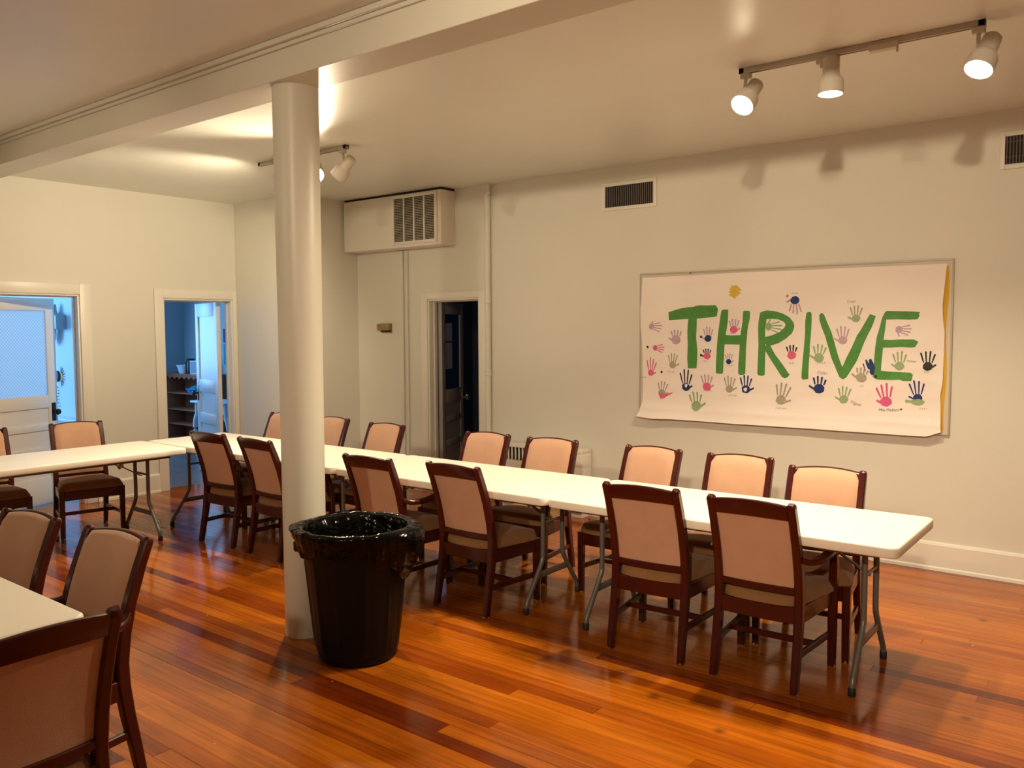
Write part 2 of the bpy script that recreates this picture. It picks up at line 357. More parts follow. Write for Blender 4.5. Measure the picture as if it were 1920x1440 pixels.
# skirting boards
def skirt(name, a, b, d):
    """a,b in plan; d = inward normal"""
    a = Vector((*a, 0)); b = Vector((*b, 0)); d = Vector((*d, 0))
    bm = nb(); prof = [(0.0, 0.0), (0.030, 0.0), (0.028, 0.020), (0.020, 0.028), (0.020, 0.178), (0.014, 0.192), (0.006, 0.198), (0, 0.198)]
    A = [bm.verts.new(a + d * p + Vector((0, 0, z + 0.0005))) for p, z in prof]; B = [bm.verts.new(b + d * p + Vector((0, 0, z + 0.0005))) for p, z in prof]
    for i in range(len(prof)): bm.faces.new((A[i], A[(i + 1) % 8], B[(i + 1) % 8], B[i]))
    bm.faces.new(A); bm.faces.new(B[::-1])
    return struct(name, bm, 'trim')
skirt('baseboard_back', (D3[1] + 0.10, YB), (XR, YB), (0, -1))
skirt('baseboard_back_left', (-7.29, YB), (D3[0] - 0.10, YB), (0, -1))
skirt('baseboard_left', (XL, D1[1] + 0.115), (XL, D2[0] - 0.10), (1, 0))
skirt('baseboard_left_near', (XL, YN), (XL, D1[0] - 0.115), (1, 0))
skirt('baseboard_corner', (XL + 0.03, 5.585), (-7.29, 5.585), (0, -1))
skirt('baseboard_corner_side', (-7.29, 5.585), (-7.29, YB - 0.03), (1, 0))

# door casings (frame boards on the wall, jamb linings in the opening)
def casing(name, axis, lo, hi, top, w0, w1, wt, t=0.02, back=True):
    """axis 'X': opening runs along Y in the left wall; axis 'Y': along X in the banner wall"""
    bm = nb()
    def bx(l0, l1, z0, z1, d0, d1, bev=0.003):
        if axis == 'X': box(bm, (XL + d0, l0, z0), (XL + d1, l1, z1), bev)
        else: box(bm, (l0, YB - d1, z0), (l1, YB - d0, z1), bev)
    bx(lo - w0, lo - 0.004, 0.001, top + wt, 0.0005, t); bx(hi + 0.004, hi + w1, 0.001, top + wt, 0.0005, t); bx(lo - 0.004, hi + 0.004, top + 0.004, top + wt, 0.0005, t)
    bx(lo - 0.010, lo + 0.014, 0.001, top - 0.014, -T - 0.001, 0.006); bx(hi - 0.014, hi + 0.010, 0.001, top - 0.014, -T - 0.001, 0.006); bx(lo - 0.010, hi + 0.010, top - 0.014, top + 0.010, -T - 0.001, 0.006)
    bx(lo + 0.014, lo + 0.026, 0.001, top - 0.026, -T + 0.03, -T + 0.06); bx(hi - 0.026, hi - 0.014, 0.001, top - 0.026, -T + 0.03, -T + 0.06); bx(lo + 0.014, hi - 0.014, top - 0.026, top - 0.014, -T + 0.03, -T + 0.06)
    return struct(name, bm, 'trim', smooth=True)
casing('trim_1', 'X', D1[0], D1[1], D1[2], 0.11, 0.11, 0.105)
casing('trim_2', 'X', D2[0], D2[1], D2[2], 0.10, 0.056, 0.10)
casing('trim_3', 'Y', D3[0], D3[1], D3[2], 0.095, 0.09, 0.07)

# ------------------------------------------------------------------ rooms beyond the doors
for nm, bxs, m in (
    ('wall_playroom_far', [((-12.1, 0.2, 0), (-12.0, 4.2, 3.0))], 'blueroom'),
    ('wall_between_rooms', [((-12.0, 4.2, 0), (XL - T, 4.3, 3.0))], 'blueroom'),
    ('wall_playroom_near', [((-12.1, 0.1, 0), (XL - T, 0.2, 3.0))], 'blueroom'),
    ('ceiling_side_rooms', [((-12.2, 0.1, 3.0), (XL - T, 7.2, 3.1))], 'blueroom'),
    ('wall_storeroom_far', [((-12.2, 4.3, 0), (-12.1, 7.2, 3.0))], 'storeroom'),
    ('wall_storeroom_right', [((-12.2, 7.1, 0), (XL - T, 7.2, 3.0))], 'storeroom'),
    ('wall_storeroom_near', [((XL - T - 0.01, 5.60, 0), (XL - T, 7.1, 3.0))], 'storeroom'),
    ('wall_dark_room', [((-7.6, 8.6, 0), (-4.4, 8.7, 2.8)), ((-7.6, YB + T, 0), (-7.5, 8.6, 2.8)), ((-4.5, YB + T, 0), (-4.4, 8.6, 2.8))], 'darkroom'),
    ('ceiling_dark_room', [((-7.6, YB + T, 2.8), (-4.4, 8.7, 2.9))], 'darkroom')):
    bm = nb()
    for a, b in bxs: box(bm, a, b)
    struct(nm, bm, m)
struct('floor_side_rooms', box(nb(), (-12.2, 0.1, -0.05), (XL - T, 7.2, -0.002)), mat('side_room_boards', (0.20, 0.17, 0.16), 0.25, var=0.2, vscale=4, bump=0.1, bscale=10))
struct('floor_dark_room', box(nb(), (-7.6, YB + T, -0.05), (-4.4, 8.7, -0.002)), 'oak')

def door_leaf(name, hinge, ang, w, h, panels, flip, glass=None, glassmat='frost', paint='doorpaint', th=0.042):
    """panels: list of (z0,z1,kind). Local X runs along the leaf from the hinge, local Y across it."""
    d = empty(name, hinge, ang); d['kind'] = 'structure'
    st = 0.105; bm = nb()
    box(bm, (0, -th / 2, 0.008), (st, th / 2, h), 0.003); box(bm, (w - st, -th / 2, 0.008), (w, th / 2, h), 0.003)
    obj('stile', bm, paint, d, True)
    zs = [0.008] + [z for p in panels for z in p[:2]] + [h]
    bm = nb()
    for i in range(0, len(zs), 2): box(bm, (st, -th / 2, zs[i]), (w - st, th / 2, zs[i + 1]), 0.002)
    obj('rail', bm, paint, d, True)
    for z0, z1, kind in panels:
        if kind == 'glass':
            bxo('glass_pane', (st - 0.005, -0.004, z0 - 0.005), (w - st + 0.005, 0.004, z1 + 0.005), glassmat, d)
        else:
            bxo('panel', (st - 0.005, -0.009, z0 - 0.005), (w - st + 0.005, 0.009, z1 + 0.005), paint, d)
    return d
def knob(d, x, z, th=0.042, m='knob', side=(1, -1)):
    for s in side:
        k = obj('lock_plate', box(nb(), (x - 0.024, s * th / 2, z - 0.09), (x + 0.024, s * (th / 2 + 0.005), z + 0.09), 0.002), m, d, True)
        bm = nb(); lathe(bm, [(0.0, 0), (0.011, 0), (0.011, 0.03), (0.027, 0.04), (0.031, 0.055), (0.024, 0.068), (0.0, 0.072)], 20)
        R = Matrix.Translation((x, s * (th / 2 + 0.004), z)) @ Matrix.Rotation(-s * PI / 2, 4, 'X')
        for v in bm.verts: v.co = R @ v.co
        obj('knob', bm, m, k, True)
# door 1: leaf with honeycomb glass, ajar into the playroom
a1 = math.atan2(0.785, -0.28)
d1 = door_leaf('door_1', (XL - T - 0.01, D1[0] + 0.03, 0.0), a1, 0.84, 2.02, [(0.26, 0.50, 'p'), (0.56, 0.725, 'p'), (0.79, 0.945, 'p'), (1.07, 1.90, 'glass')], 1)
knob(d1, 0.79, 0.90)
# door 2: leaf swung far into the storeroom
a2 = math.atan2(0.19, -0.76)
d2 = door_leaf('door_2', (XL - 0.15, 5.452, 0.0), a2, 0.785, 2.015, [(0.22, 0.60, 'p'), (0.72, 0.97, 'p'), (1.12, 1.86, 'p')], 1)
knob(d2, 0.73, 0.95)
# door 3: dark leaf with a blue glass and two sheets of paper
a3 = math.atan2(0.66, -0.27)
M['blueglass'] = mat('blue_lit_glass', (0.01, 0.05, 0.16), 0.12, spec=0.6)
nt_ = M['blueglass'].node_tree; t_ = nt_.nodes.new('ShaderNodeBsdfTranslucent'); t_.inputs[0].default_value = (0.010, 0.034, 0.075, 1)
x_ = nt_.nodes.new('ShaderNodeMixShader'); x_.inputs[0].default_value = 0.6; nt_.links.new(nt_.nodes['Principled BSDF'].outputs[0], x_.inputs[1]); nt_.links.new(t_.outputs[0], x_.inputs[2]); nt_.links.new(x_.outputs[0], nt_.nodes['Material Output'].inputs['Surface'])
M['doordark'] = mat('worn_grey_door_paint', (0.30, 0.27, 0.24), 0.45)
d3 = door_leaf('door_3', (D3[0] + 0.05, YB + T + 0.0, 0.0), a3, 0.68, 1.985, [(0.22, 0.44, 'p'), (0.50, 0.70, 'p'), (0.76, 0.90, 'p'), (1.05, 1.86, 'glass')], 1, glassmat='blueglass', paint='doordark')
knob(d3, 0.63, 0.93, m='brass', side=(-1,))
for z0, z1 in ((1.38, 1.76), (1.58, 1.76)):
    pass
sh = bxo('paper_sheet', (0.11, -0.0075, 1.57), (0.345, -0.0045, 1.765), 'sheet', d3)
sh = bxo('paper_sheet', (0.12, -0.0075, 1.27), (0.345, -0.0045, 1.555), 'sheet', d3)

# ------------------------------------------------------------------ folding tables
def rounded_rect(L, Wd, r, n=6):
    out = []
    for cx, cy, a0 in ((L / 2 - r, Wd / 2 - r, 0), (-L / 2 + r, Wd / 2 - r, 90), (-L / 2 + r, -Wd / 2 + r, 180), (L / 2 - r, -Wd / 2 + r, 270)):
        for k in range(n + 1):
            a = math.radians(a0 + 90 * k / n); out.append((cx + r * math.cos(a), cy + r * math.sin(a)))
    return out
ZT = 0.742
def table(name, loc, rz, L, label, inset=0.205, Wd=0.762):
    t = empty(name, loc, rz); tag(t, label, 'table', 'white folding tables')
    bm = nb()
    def off(k): return rounded_rect(L - 2 * k, Wd - 2 * k, 0.045 - k * 0.5)
    rings = []
    for k, z in ((0.016, ZT - 0.052), (0.003, ZT - 0.049), (0.0, ZT - 0.043), (0.0, ZT - 0.010), (0.002, ZT - 0.004), (0.007, ZT - 0.0008), (0.012, ZT)):
        rings.append([bm.verts.new((x, y, z)) for x, y in off(k)])
    n = len(rings[0])
    for A, B in zip(rings, rings[1:]):
        for i in range(n): bm.faces.new((A[i], A[(i + 1) % n], B[(i + 1) % n], B[i]))
    bm.faces.new(rings[-1]); bm.faces.new(rings[0][::-1])
    obj('tabletop', bm, 'plastic', t, True, 50)
    bm = nb()
    for s in (-1, 1): box(bm, (-L / 2 + 0.10, s * 0.27 - 0.014, ZT - 0.080), (L / 2 - 0.10, s * 0.27 + 0.014, ZT - 0.0505), 0.003)
    obj('under_rail', bm, 'steel', t, True)
    for e in (-1, 1):
        x = e * (L / 2 - inset)
        for s in (-1, 1):
            pts = smoothcurve([(x, s * 0.105, ZT - 0.06), (x, s * 0.105, 0.50), (x, s * 0.106, 0.34), (x, s * 0.122, 0.275), (x, s * 0.235, 0.115), (x, s * 0.272, 0.060), (x, s * 0.280, 0.012)], 5)
            lg = obj('leg', sweep(nb(), pts, circ(0.0145), up=(1, 0, 0)), 'steel', t, True)
            obj('rubber_foot', lathe(nb(), [(0, 0.0005), (0.017, 0.0005), (0.018, 0.004), (0.018, 0.036), (0.0148, 0.040)], 14, Matrix.Translation((x, s * 0.280, 0))), 'rubber', lg, True)
        obj('crossbar', box(nb(), (x - 0.007, -0.165, 0.188), (x + 0.007, 0.165, 0.226), 0.003), 'steel', t, True)
        obj('spacer_bar', tube(nb(), [(x, -0.105, 0.52), (x, 0.105, 0.52)], 0.009), 'steel', t, True)
        obj('top_bar', tube(nb(), [(x, -0.27, ZT - 0.066), (x, 0.27, ZT - 0.066)], 0.013), 'steel', t, True)
        xi = x - e * 0.36; xm = x - e * 0.17
        bm = nb()
        sweep(bm, [(x, 0.0, 0.50), (xm, 0.0, 0.60)], rect(0.022, 0.008, 0.002)); sweep(bm, [(xm - e * -0.02, 0.009, 0.588), (xi, 0.009, ZT - 0.055)], rect(0.022, 0.008, 0.002))
        obj('folding_brace', bm, 'steel', t, True)
        for s in (-1,): obj('lock_ring', lathe(nb(), [(0.013, -0.02), (0.017, -0.02), (0.017, 0.02), (0.013, 0.02), (0.013, -0.02)], 14, Matrix.Translation((xm, 0.004, 0.60)) @ Matrix.Rotation(e * 1.1, 4, 'Y')), 'railgrey', t, True)
    return t
table('folding_table', (-1.870, 4.218, 0), math.radians(1.0), 1.86, 'cream folding table with free rounded end, brightest, below the painted banner')
table('folding_table', (-3.705, 4.186, 0), math.radians(1.0), 1.79, 'cream folding table in the middle of the long row, behind the black bin')
table('folding_table', (-5.835, 4.150, 0), math.radians(0.8), 2.44, 'cream folding table at the far end of the row, meeting the side table')
table('folding_table', (-6.740, 2.512, 0), math.radians(89.0), 2.44, 'cream folding table set crosswise, running in front of the two far doors')
table('folding_table', (-3.790, 0.925, 0), math.radians(0.0), 1.83, 'cream folding table corner beside the nearest three chairs')

# ------------------------------------------------------------------ chairs
YP = [(0.0, 0.0), (0.12, 0.022), (0.25, 0.048), (0.36, 0.064), (0.45, 0.068), (0.56, 0.052), (0.68, 0.020), (0.80, -0.024), (0.90, -0.066)]
def yz(z):
    i = max(1, min(len(YP) - 3, next((k for k, (zz, _) in enumerate(YP) if zz >= z), len(YP) - 1) - 1))
    p = YP
    if z <= p[1][0]: return interp(p, z)
    if z >= p[-2][0]:
        (z0, y0), (z1, y1) = p[-2], p[-1]; return lerp(y0, y1, (z - z0) / (z1 - z0))
    (z0, y0), (z1, y1), (z2, y2), (z3, y3) = p[i - 1], p[i], p[i + 1], p[i + 2]
    t = (z - z1) / (z2 - z1); a = (y2 - y0) / (z2 - z0) * (z2 - z1); b = (y3 - y1) / (z3 - z1) * (z2 - z1)
    return (2 * t ** 3 - 3 * t * t + 1) * y1 + (t ** 3 - 2 * t * t + t) * a + (-2 * t ** 3 + 3 * t * t) * y2 + (t ** 3 - t * t) * b
def bend(x, k=0.016): return -k * (1 - (x / 0.2) ** 2)          # the back curves round the sitter
def build_chair(arms):
    t = empty('dining_chair', (0, 0, 0))
    for s in (-1, 1):                                              # rear legs run up into the back posts
        zs = [0.0005, 0.12, 0.25, 0.36, 0.45, 0.56, 0.68, 0.80, 0.885]
        pts = [(s * (0.199 - 0.006 * (z / 0.9)), yz(z), z) for z in zs]
        sc = [(0.82, 0.85), (0.9, 0.95), (0.98, 1.05), (1, 1.12), (1, 1.12), (1, 1.05), (0.98, 0.95), (0.98, 0.85), (0.98, 0.8)]
        bm = sweep(nb(), pts, rect(0.040, 0.046, 0.006), up=(0, 1, 0), scale=sc)
        top = Vector(pts[-1]); e2 = Vector((s * 0.193, yz(0.903), 0.903))
        sweep(bm, [top, (top + e2) / 2, e2], rect(0.039, 0.037, 0.006), up=(0, 1, 0), scale=[(1, 1), (0.97, 0.96), (0.7, 0.6)])
        obj('leg', bm, 'mahogany', t, True)
    fh = 0.395
    for s in (-1, 1):
        if arms:
            pts = [(s * 0.236, 0.452, 0.0005), (s * 0.237, 0.450, 0.20), (s * 0.238, 0.448, 0.41), (s * 0.250, 0.420, 0.53), (s * 0.256, 0.385, 0.618)]
            bm = sweep(nb(), pts, rect(0.042, 0.042, 0.006), up=(0, 1, 0), scale=[0.85, 0.95, 1, 0.92, 0.85])
        else:
            bm = sweep(nb(), [(s * 0.230, 0.455, 0.0005), (s * 0.230, 0.455, 0.2), (s * 0.230, 0.453, fh)], rect(0.042, 0.042, 0.006), up=(0, 1, 0), scale=[0.8, 0.92, 1])
        obj('leg', bm, 'mahogany', t, True)
        if arms:
            pts = smoothcurve([(s * 0.206, 0.040, 0.628), (s * 0.238, 0.085, 0.612), (s * 0.262, 0.180, 0.610), (s * 0.266, 0.290, 0.622), (s * 0.262, 0.400, 0.634), (s * 0.258, 0.435, 0.628)], 4)
            n_ = len(pts)
            bm = sweep(nb(), pts, rect(0.044, 0.030, 0.007), scale=[(lerp(0.7, 1.15, min(1, k / n_ * 1.6)), 1) for k in range(n_)])
            obj('arm', bm, 'mahogany', t, True)
    # seat rails
    bm = nb()
    z0, z1 = 0.315, 0.392
    pts = [(x, yz(0.36) - 0.004 + bend(x, 0.012), 0.352) for x in (-0.185, -0.12, -0.06, 0, 0.06, 0.12, 0.185)]
    sweep(bm, pts, rect(0.024, z1 - z0, 0.003))
    sweep(bm, [(-0.215, 0.455, 0.352), (0.215, 0.455, 0.352)], rect(0.024, z1 - z0, 0.003))
    for s in (-1, 1): sweep(bm, [(s * 0.197, 0.075, 0.352), (s * 0.227, 0.44, 0.352)], rect(0.024, z1 - z0, 0.003))
    obj('seat_rail', bm, 'mahogany', t, True)
    # H stretcher
    for s in (-1, 1): obj('stretcher', sweep(nb(), [(s * 0.198, yz(0.17) + 0.015, 0.168), (s * 0.229, 0.438, 0.168)], rect(0.020, 0.032, 0.003)), 'mahogany', t, True)
    obj('stretcher', sweep(nb(), [(-0.208, 0.25, 0.168), (0.208, 0.25, 0.168)], rect(0.020, 0.030, 0.003)), 'mahogany', t, True)
    # top rail: arched upward and bent round the sitter
    xs = [-0.176 + 0.352 * k / 12 for k in range(13)]
    bm = nb(); rings = []
    for x in xs:
        ar = 0.016 * (1 - (x / 0.18) ** 2); b = bend(x); zt = 0.894 + ar; zb = 0.822 + ar * 0.35
        prof = [(-0.016, zb), (0.012, zb), (0.013, zt - 0.014), (0.008, zt - 0.003), (0.0, zt), (-0.010, zt - 0.003), (-0.017, zt - 0.014)]
        rings.append([bm.verts.new((x, yz(z) + b + dy, z)) for dy, z in prof])
    for A, B in zip(rings, rings[1:]):
        for i in range(7): bm.faces.new((A[i], A[(i + 1) % 7], B[(i + 1) % 7], B[i]))
    bm.faces.new(rings[0]); bm.faces.new(rings[-1][::-1])
    obj('top_rail', bm, 'mahogany', t, True)
    pts = [(x, yz(0.468) + bend(x) - 0.004, 0.468) for x in xs[::2]]
    obj('lower_rail', sweep(nb(), pts, rect(0.024, 0.034, 0.004)), 'mahogany', t, True)
    # upholstered back: recessed panel behind, rounded pad with an arched top in front
    nx, nz = 12, 12
    def sheet_(f_front, f_back, name, m):
        bm = nb(); G = []
        for f in (f_front, f_back):
            G.append([[bm.verts.new(f(i / nx, j / nz)) for i in range(nx + 1)] for j in range(nz + 1)])
        for g in G:
            for j in range(nz):
                for i in range(nx): bm.faces.new((g[j][i], g[j][i + 1], g[j + 1][i + 1], g[j + 1][i]))
        A, B = G
        loop = [(j, i) for i, j in [(i, 0) for i in range(nx)]] + [(j, nx) for j in range(nz)] + [(nz, i) for i in range(nx, 0, -1)] + [(j, 0) for j in range(nz, 0, -1)]
        for (j, i), (j2, i2) in zip(loop, loop[1:] + loop[:1]): bm.faces.new((A[j][i], A[j2][i2], B[j2][i2], B[j][i]))
        return obj(name, bm, m, t, True, 60)
    def pad(dy):
        def f(u, v):
            # squircle mapping: round the upper corners
            z = lerp(0.478, 0.886, v); w = 0.178
            if v > 0.86:
                q = (v - 0.86) / 0.14; w = 0.178 * (1 - 0.13 * q ** 3)
            x = (u * 2 - 1) * w; z += 0.016 * (1 - (x / 0.18) ** 2) * v
            if v > 0.999: z -= 0.0
            edge = min(1.0, min(u, 1 - u) * 7, min(v, 1 - v) * 9); edge = math.sqrt(max(0, 1 - (1 - edge) ** 2))
            return (x, yz(z) + bend(x) + (0.010 + dy * (0.35 + 0.65 * edge)), z)
        return f
    sheet_(pad(0.030), lambda u, v: (lambda p: (p[0], p[1] - 0.004, p[2]))(pad(0.0)(u, v)), 'back_cushion', 'fabric')
    def rear(dy):
        def f(u, v):
            z = lerp(0.478, 0.83, v); x = (u * 2 - 1) * 0.176
            return (x, yz(z) + bend(x) + dy, z)
        return f
    sheet_(rear(-0.004), rear(0.006), 'back_panel', 'fabric')
    # seat cushion
    n1, n2 = 14, 14; bm = nb(); top = []; bot = []
    for j in range(n2 + 1):
        v = j / n2; y = lerp(0.052, 0.478, v); w = lerp(0.186, 0.252, min(1, v * 1.15))
        rt = []; rb = []
        for i in range(n1 + 1):
            u = i / n1; a, b = abs(2 * u - 1), abs(2 * v - 1)
            rr = max(0.0, (a ** 5 + b ** 5) - 1.0)
            x = (2 * u - 1) * w * (1 - 0.05 * rr); yy = y - (2 * v - 1) * 0.03 * rr
            if v < 0.12: yy += bend(x, 0.012) * (1 - v / 0.12)
            e = max(a, b); k = math.sqrt(max(0, 1 - max(0, (e - 0.80) / 0.20) ** 2))
            rt.append(bm.verts.new((x, yy, 0.405 + 0.046 * k + 0.022 * (1 - a * a) * (1 - b * b)))); rb.append(bm.verts.new((x, yy, 0.3925)))
        top.append(rt); bot.append(rb)
    for g in (top, bot):
        for j in range(n2):
            for i in range(n1): bm.faces.new((g[j][i], g[j][i + 1], g[j + 1][i + 1], g[j + 1][i]))
    loop = [(0, i) for i in range(n1)] + [(j, n1) for j in range(n2)] + [(n2, i) for i in range(n1, 0, -1)] + [(j, 0) for j in range(n2, 0, -1)]
    for (j, i), (j2, i2) in zip(loop, loop[1:] + loop[:1]): bm.faces.new((top[j][i], top[j2][i2], bot[j2][i2], bot[j][i]))
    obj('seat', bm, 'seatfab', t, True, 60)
    return t
plain = build_chair(False); armed = build_chair(True); used = set()
def place_chair(arms, x, y, deg, label, group):
    """x, y = floor point between the rear feet; deg = facing (0 faces +Y)"""
    src = armed if arms else plain
    if arms in used: c = copy_tree(src)
    else: c = src; used.add(arms)
    c.location = (x, y, 0); c.rotation_euler = (0, 0, math.radians(deg)); tag(c, label, 'chair', group); return c
G1, G2, G3, G4 = 'chairs on the near side of the long row', 'chairs on the wall side of the long row', 'chairs behind the crosswise table', 'chairs round the nearest table corner'
for a in ((True, -1.553, 3.795, 1.5, 'mahogany armchair turned away from us, nearest the free end of the table', G1),
          (False, -2.136, 3.790, 4.2, 'armless chair turned away, directly beside the armchair at the table end', G1),
          (False, -3.357, 3.722, -0.4, 'armless chair turned away, just beyond the black bin, whole seat showing', G1),
          (True, -4.010, 3.635, 2.5, 'armchair turned away, its lower half hidden by the black bin', G1),
          (True, -5.320, 3.718, -2.0, 'armchair turned away, its right post hidden by the round column', G1),
          (True, -5.950, 3.722, 4.0, 'armchair turned away, at the inner corner where the two tables meet', G1),
          (False, -1.550, 4.768, 184.5, 'chair facing us, closest to the free table end, on the banner side', G2),
          (False, -2.140, 4.935, 184.0, 'chair facing us below the letters H and R of the banner', G2),
          (False, -2.757, 4.937, 179.0, 'chair facing us just below the bottom left corner of the banner', G2),
          (True, -3.554, 4.894, 185.0, 'chair facing us, in front of the right end of the low heater', G2),
          (False, -4.157, 4.880, 182.5, 'chair facing us, between the dark doorway and the low heater', G2),
          (False, -5.256, 4.858, 180.0, 'chair facing us, left of the dark doorway, under the thermostat', G2),
          (False, -6.035, 4.935, 178.0, 'chair facing us, showing just right of the round column', G2),
          (False, -6.725, 4.905, 180.0, 'chair facing us, almost hidden behind the left edge of the column', G2),
          (False, -7.500, 3.375, -102.5, 'chair at the crosswise table with its whole back in front of the glazed door', G3),
          (False, -7.590, 2.640, -98.0, 'chair at the crosswise table cut off by the picture edge', G3),
          (False, -3.935, 1.500, 187.0, 'chair at the nearest table, farther of the two facing it side by side', G4),
          (True, -3.290, 1.562, 186.0, 'armchair at the nearest table, beside the table corner, with curved rear leg showing', G4),
          (False, -2.450, 0.965, 90.0, 'closest chair of all, seen from behind, cut off at the bottom left', G4)):
    place_chair(*a)

# ------------------------------------------------------------------ bin and its bag
bn = empty('trash_bin', (-3.335, 2.892, 0), math.radians(25)); tag(bn, 'large round black plastic bin standing against the column', 'bin')
prof = [(0, 0.004), (0.196, 0.004), (0.206, 0.012), (0.208, 0.05), (0.212, 0.055), (0.262, 0.56), (0.268, 0.565), (0.272, 0.635)]
bm = nb(); N_ = 96; rings = []
prof2 = [(0.190, 0.003), (0.203, 0.010), (0.207, 0.03), (0.2085, 0.052), (0.214, 0.058), (0.222, 0.14), (0.232, 0.24), (0.242, 0.34), (0.252, 0.44), (0.260, 0.52), (0.266, 0.535), (0.270, 0.60), (0.274, 0.655), (0.288, 0.660), (0.291, 0.672), (0.288, 0.686), (0.276, 0.690), (0.268, 0.684), (0.262, 0.60), (0.205, 0.06), (0.19, 0.03)]
for r, z in prof2:
    row = []
    for i in range(N_):
        a = 2 * PI * i / N_; rr = r
        if 0.06 < z < 0.53 and r > 0.21:
            q = (a * 12 / (2 * PI)) % 1.0; rr += 0.007 if q < 0.22 else 0.0
        row.append(bm.verts.new((rr * math.cos(a), rr * math.sin(a), z)))
    rings.append(row)
for A, B in zip(rings, rings[1:]):
    for i in range(N_): bm.faces.new((A[i], A[(i + 1) % N_], B[(i + 1) % N_], B[i]))
bm.faces.new(rings[0][::-1]); bm.faces.new(rings[-1])
obj('bin_body', bm, 'bin', bn, True, 35)
for s in (-1, 1):
    pts = smoothcurve([(s * 0.262, -0.075, 0.60), (s * 0.300, -0.068, 0.585), (s * 0.316, -0.045, 0.565), (s * 0.318, 0, 0.555), (s * 0.316, 0.045, 0.565), (s * 0.300, 0.068, 0.585), (s * 0.262, 0.075, 0.60)], 5)
    bm = sweep(nb(), pts, rect(0.030, 0.050, 0.008)); obj('handle', bm, 'bin', bn, True)
bg = empty('bin_bag', (-3.335, 2.892, 0), 0); tag(bg, 'glossy black plastic bag lining the bin and folded over its rim', 'bag')
rnb = random.Random(5)
def bagmesh():
    bm = nb(); n = 240; rows = []
    prof = [(0.10, 0.14), (0.15, 0.17), (0.19, 0.23), (0.215, 0.33), (0.231, 0.42), (0.246, 0.51), (0.256, 0.59), (0.263, 0.65), (0.267, 0.680), (0.278, 0.697), (0.291, 0.699), (0.300, 0.690), (0.302, 0.672), (0.299, 0.652), (0.294, 0.630), (0.288, 0.605), (0.283, 0.58), (0.278, 0.55), (0.274, 0.52)]
    K = len(prof); RIM = 9
    for k, (r, z) in enumerate(prof):
        row = []
        for i in range(n):
            a = 2 * PI * i / n; ca, sa = math.cos(a), math.sin(a)
            v1 = mnoise.noise(Vector((ca * 3.4, sa * 3.4, z * 2.5))); v2 = mnoise.noise(Vector((ca * 8 + 5, sa * 8, z * 14))); v3 = mnoise.noise(Vector((ca * 17, sa * 17 + 9, z * 5)))
            fold = abs(mnoise.noise(Vector((ca * 6.5 + z * 3.0, sa * 6.5 - z * 2.0, 3.3))))
            if k < RIM - 1:
                dmp = min(1.0, (RIM - 1 - k) / 3.0)
                rr = r - dmp * (0.004 + 0.050 * fold * fold * 4 * (0.4 + 0.6 * min(1, (0.7 - z) * 4)) * 0.5 + 0.012 * abs(v3) + 0.014 * abs(v2)); zz = z + 0.012 * v2 * dmp
            elif k <= RIM + 1: rr = r - 0.004 * (k - RIM + 1) * 0.5 + 0.004 * v3 + 0.003 * v2; zz = z + 0.006 * v1 + 0.004 * v3 - 0.003
            else:
                q = (k - RIM - 2) / (K - RIM - 3)
                sk = mnoise.noise(Vector((ca * 2.2 + 8, sa * 2.2, z * 34 + a * 1.7)))            # slanting drapery creases
                sk2 = mnoise.noise(Vector((ca * 5.2 + 2, sa * 5.2, z * 52 - a * 2.6)))
                rr = r + 0.005 + 0.010 * abs(v1) * q + 0.007 * v3 * (0.4 + q) - 0.012 * abs(sk) - 0.010 * abs(sk2) + 0.006
                hang = 1.0 + 0.35 * mnoise.noise(Vector((ca * 1.7 + 3, sa * 1.7, 0.3)))
                zz = 0.690 - (0.690 - z) * hang * (0.9 + 0.25 * math.sin(a * 2 + 0.6)) - 0.010 * v1 * q + 0.008 * v3 * q
                g = max(0.0, math.cos(a - math.radians(22))) ** 8       # the bag bellies out over the right handle
                h_ = max(0.0, math.cos(a - math.radians(222))) ** 14    # and flares on the left
                rr += 0.045 * g * math.sin(PI * min(1, q * 0.9 + 0.1)) + 0.035 * h_ * (1 - q) + 0.034 * g * (1 - q)
                zz -= 0.06 * g * q
            row.append(bm.verts.new((rr * ca, rr * sa, zz)))
        rows.append(row)
    for A, B in zip(rows, rows[1:]):
        for i in range(n): bm.faces.new((A[i], A[(i + 1) % n], B[(i + 1) % n], B[i]))
    bm.faces.new(rows[0][::-1])
    return bm
bago = obj('film', bagmesh(), 'bag', bg, True, 180)

# ------------------------------------------------------------------ wall fittings
def louvre(parent, name, x0, x1, z0, z1, y, n, vertical, m, th, dep, tilt=0.0):
    for k in range(n):
        f = (k + 0.5) / n; bm = nb()
        if vertical:
            x = lerp(x0, x1, f); R = Matrix.Translation((x, y, 0)) @ Matrix.Rotation(tilt, 4, 'Z')
            box(bm, (-th / 2, -dep / 2, z0), (th / 2, dep / 2, z1), 0, R)
        else:
            z = lerp(z0, z1, f); R = Matrix.Translation((0, y, z)) @ Matrix.Rotation(tilt, 4, 'X')
            box(bm, (x0, -dep / 2, -th / 2), (x1, dep / 2, th / 2), 0, R)
        obj(name, bm, m, parent)
def frame4(bm, x0, x1, z0, z1, w, y0, y1, bev=0.002):
    box(bm, (x0, y0, z0), (x0 + w, y1, z1), bev); box(bm, (x1 - w, y0, z0), (x1, y1, z1), bev)
    box(bm, (x0 + w, y0, z0), (x1 - w, y1, z0 + w), bev); box(bm, (x0 + w, y0, z1 - w), (x1 - w, y1, z1), bev)
    return bm
ac = empty('air_handler', (-6.54, 6.30, 2.545)); tag(ac, 'cream metal air handler box high in the corner with a square grille', 'air conditioner')
Q = Matrix.Translation((6.54, -6.30, -2.545))
def rel(bm, Mx=Q):
    for v in bm.verts: v.co = Mx @ v.co
    return bm
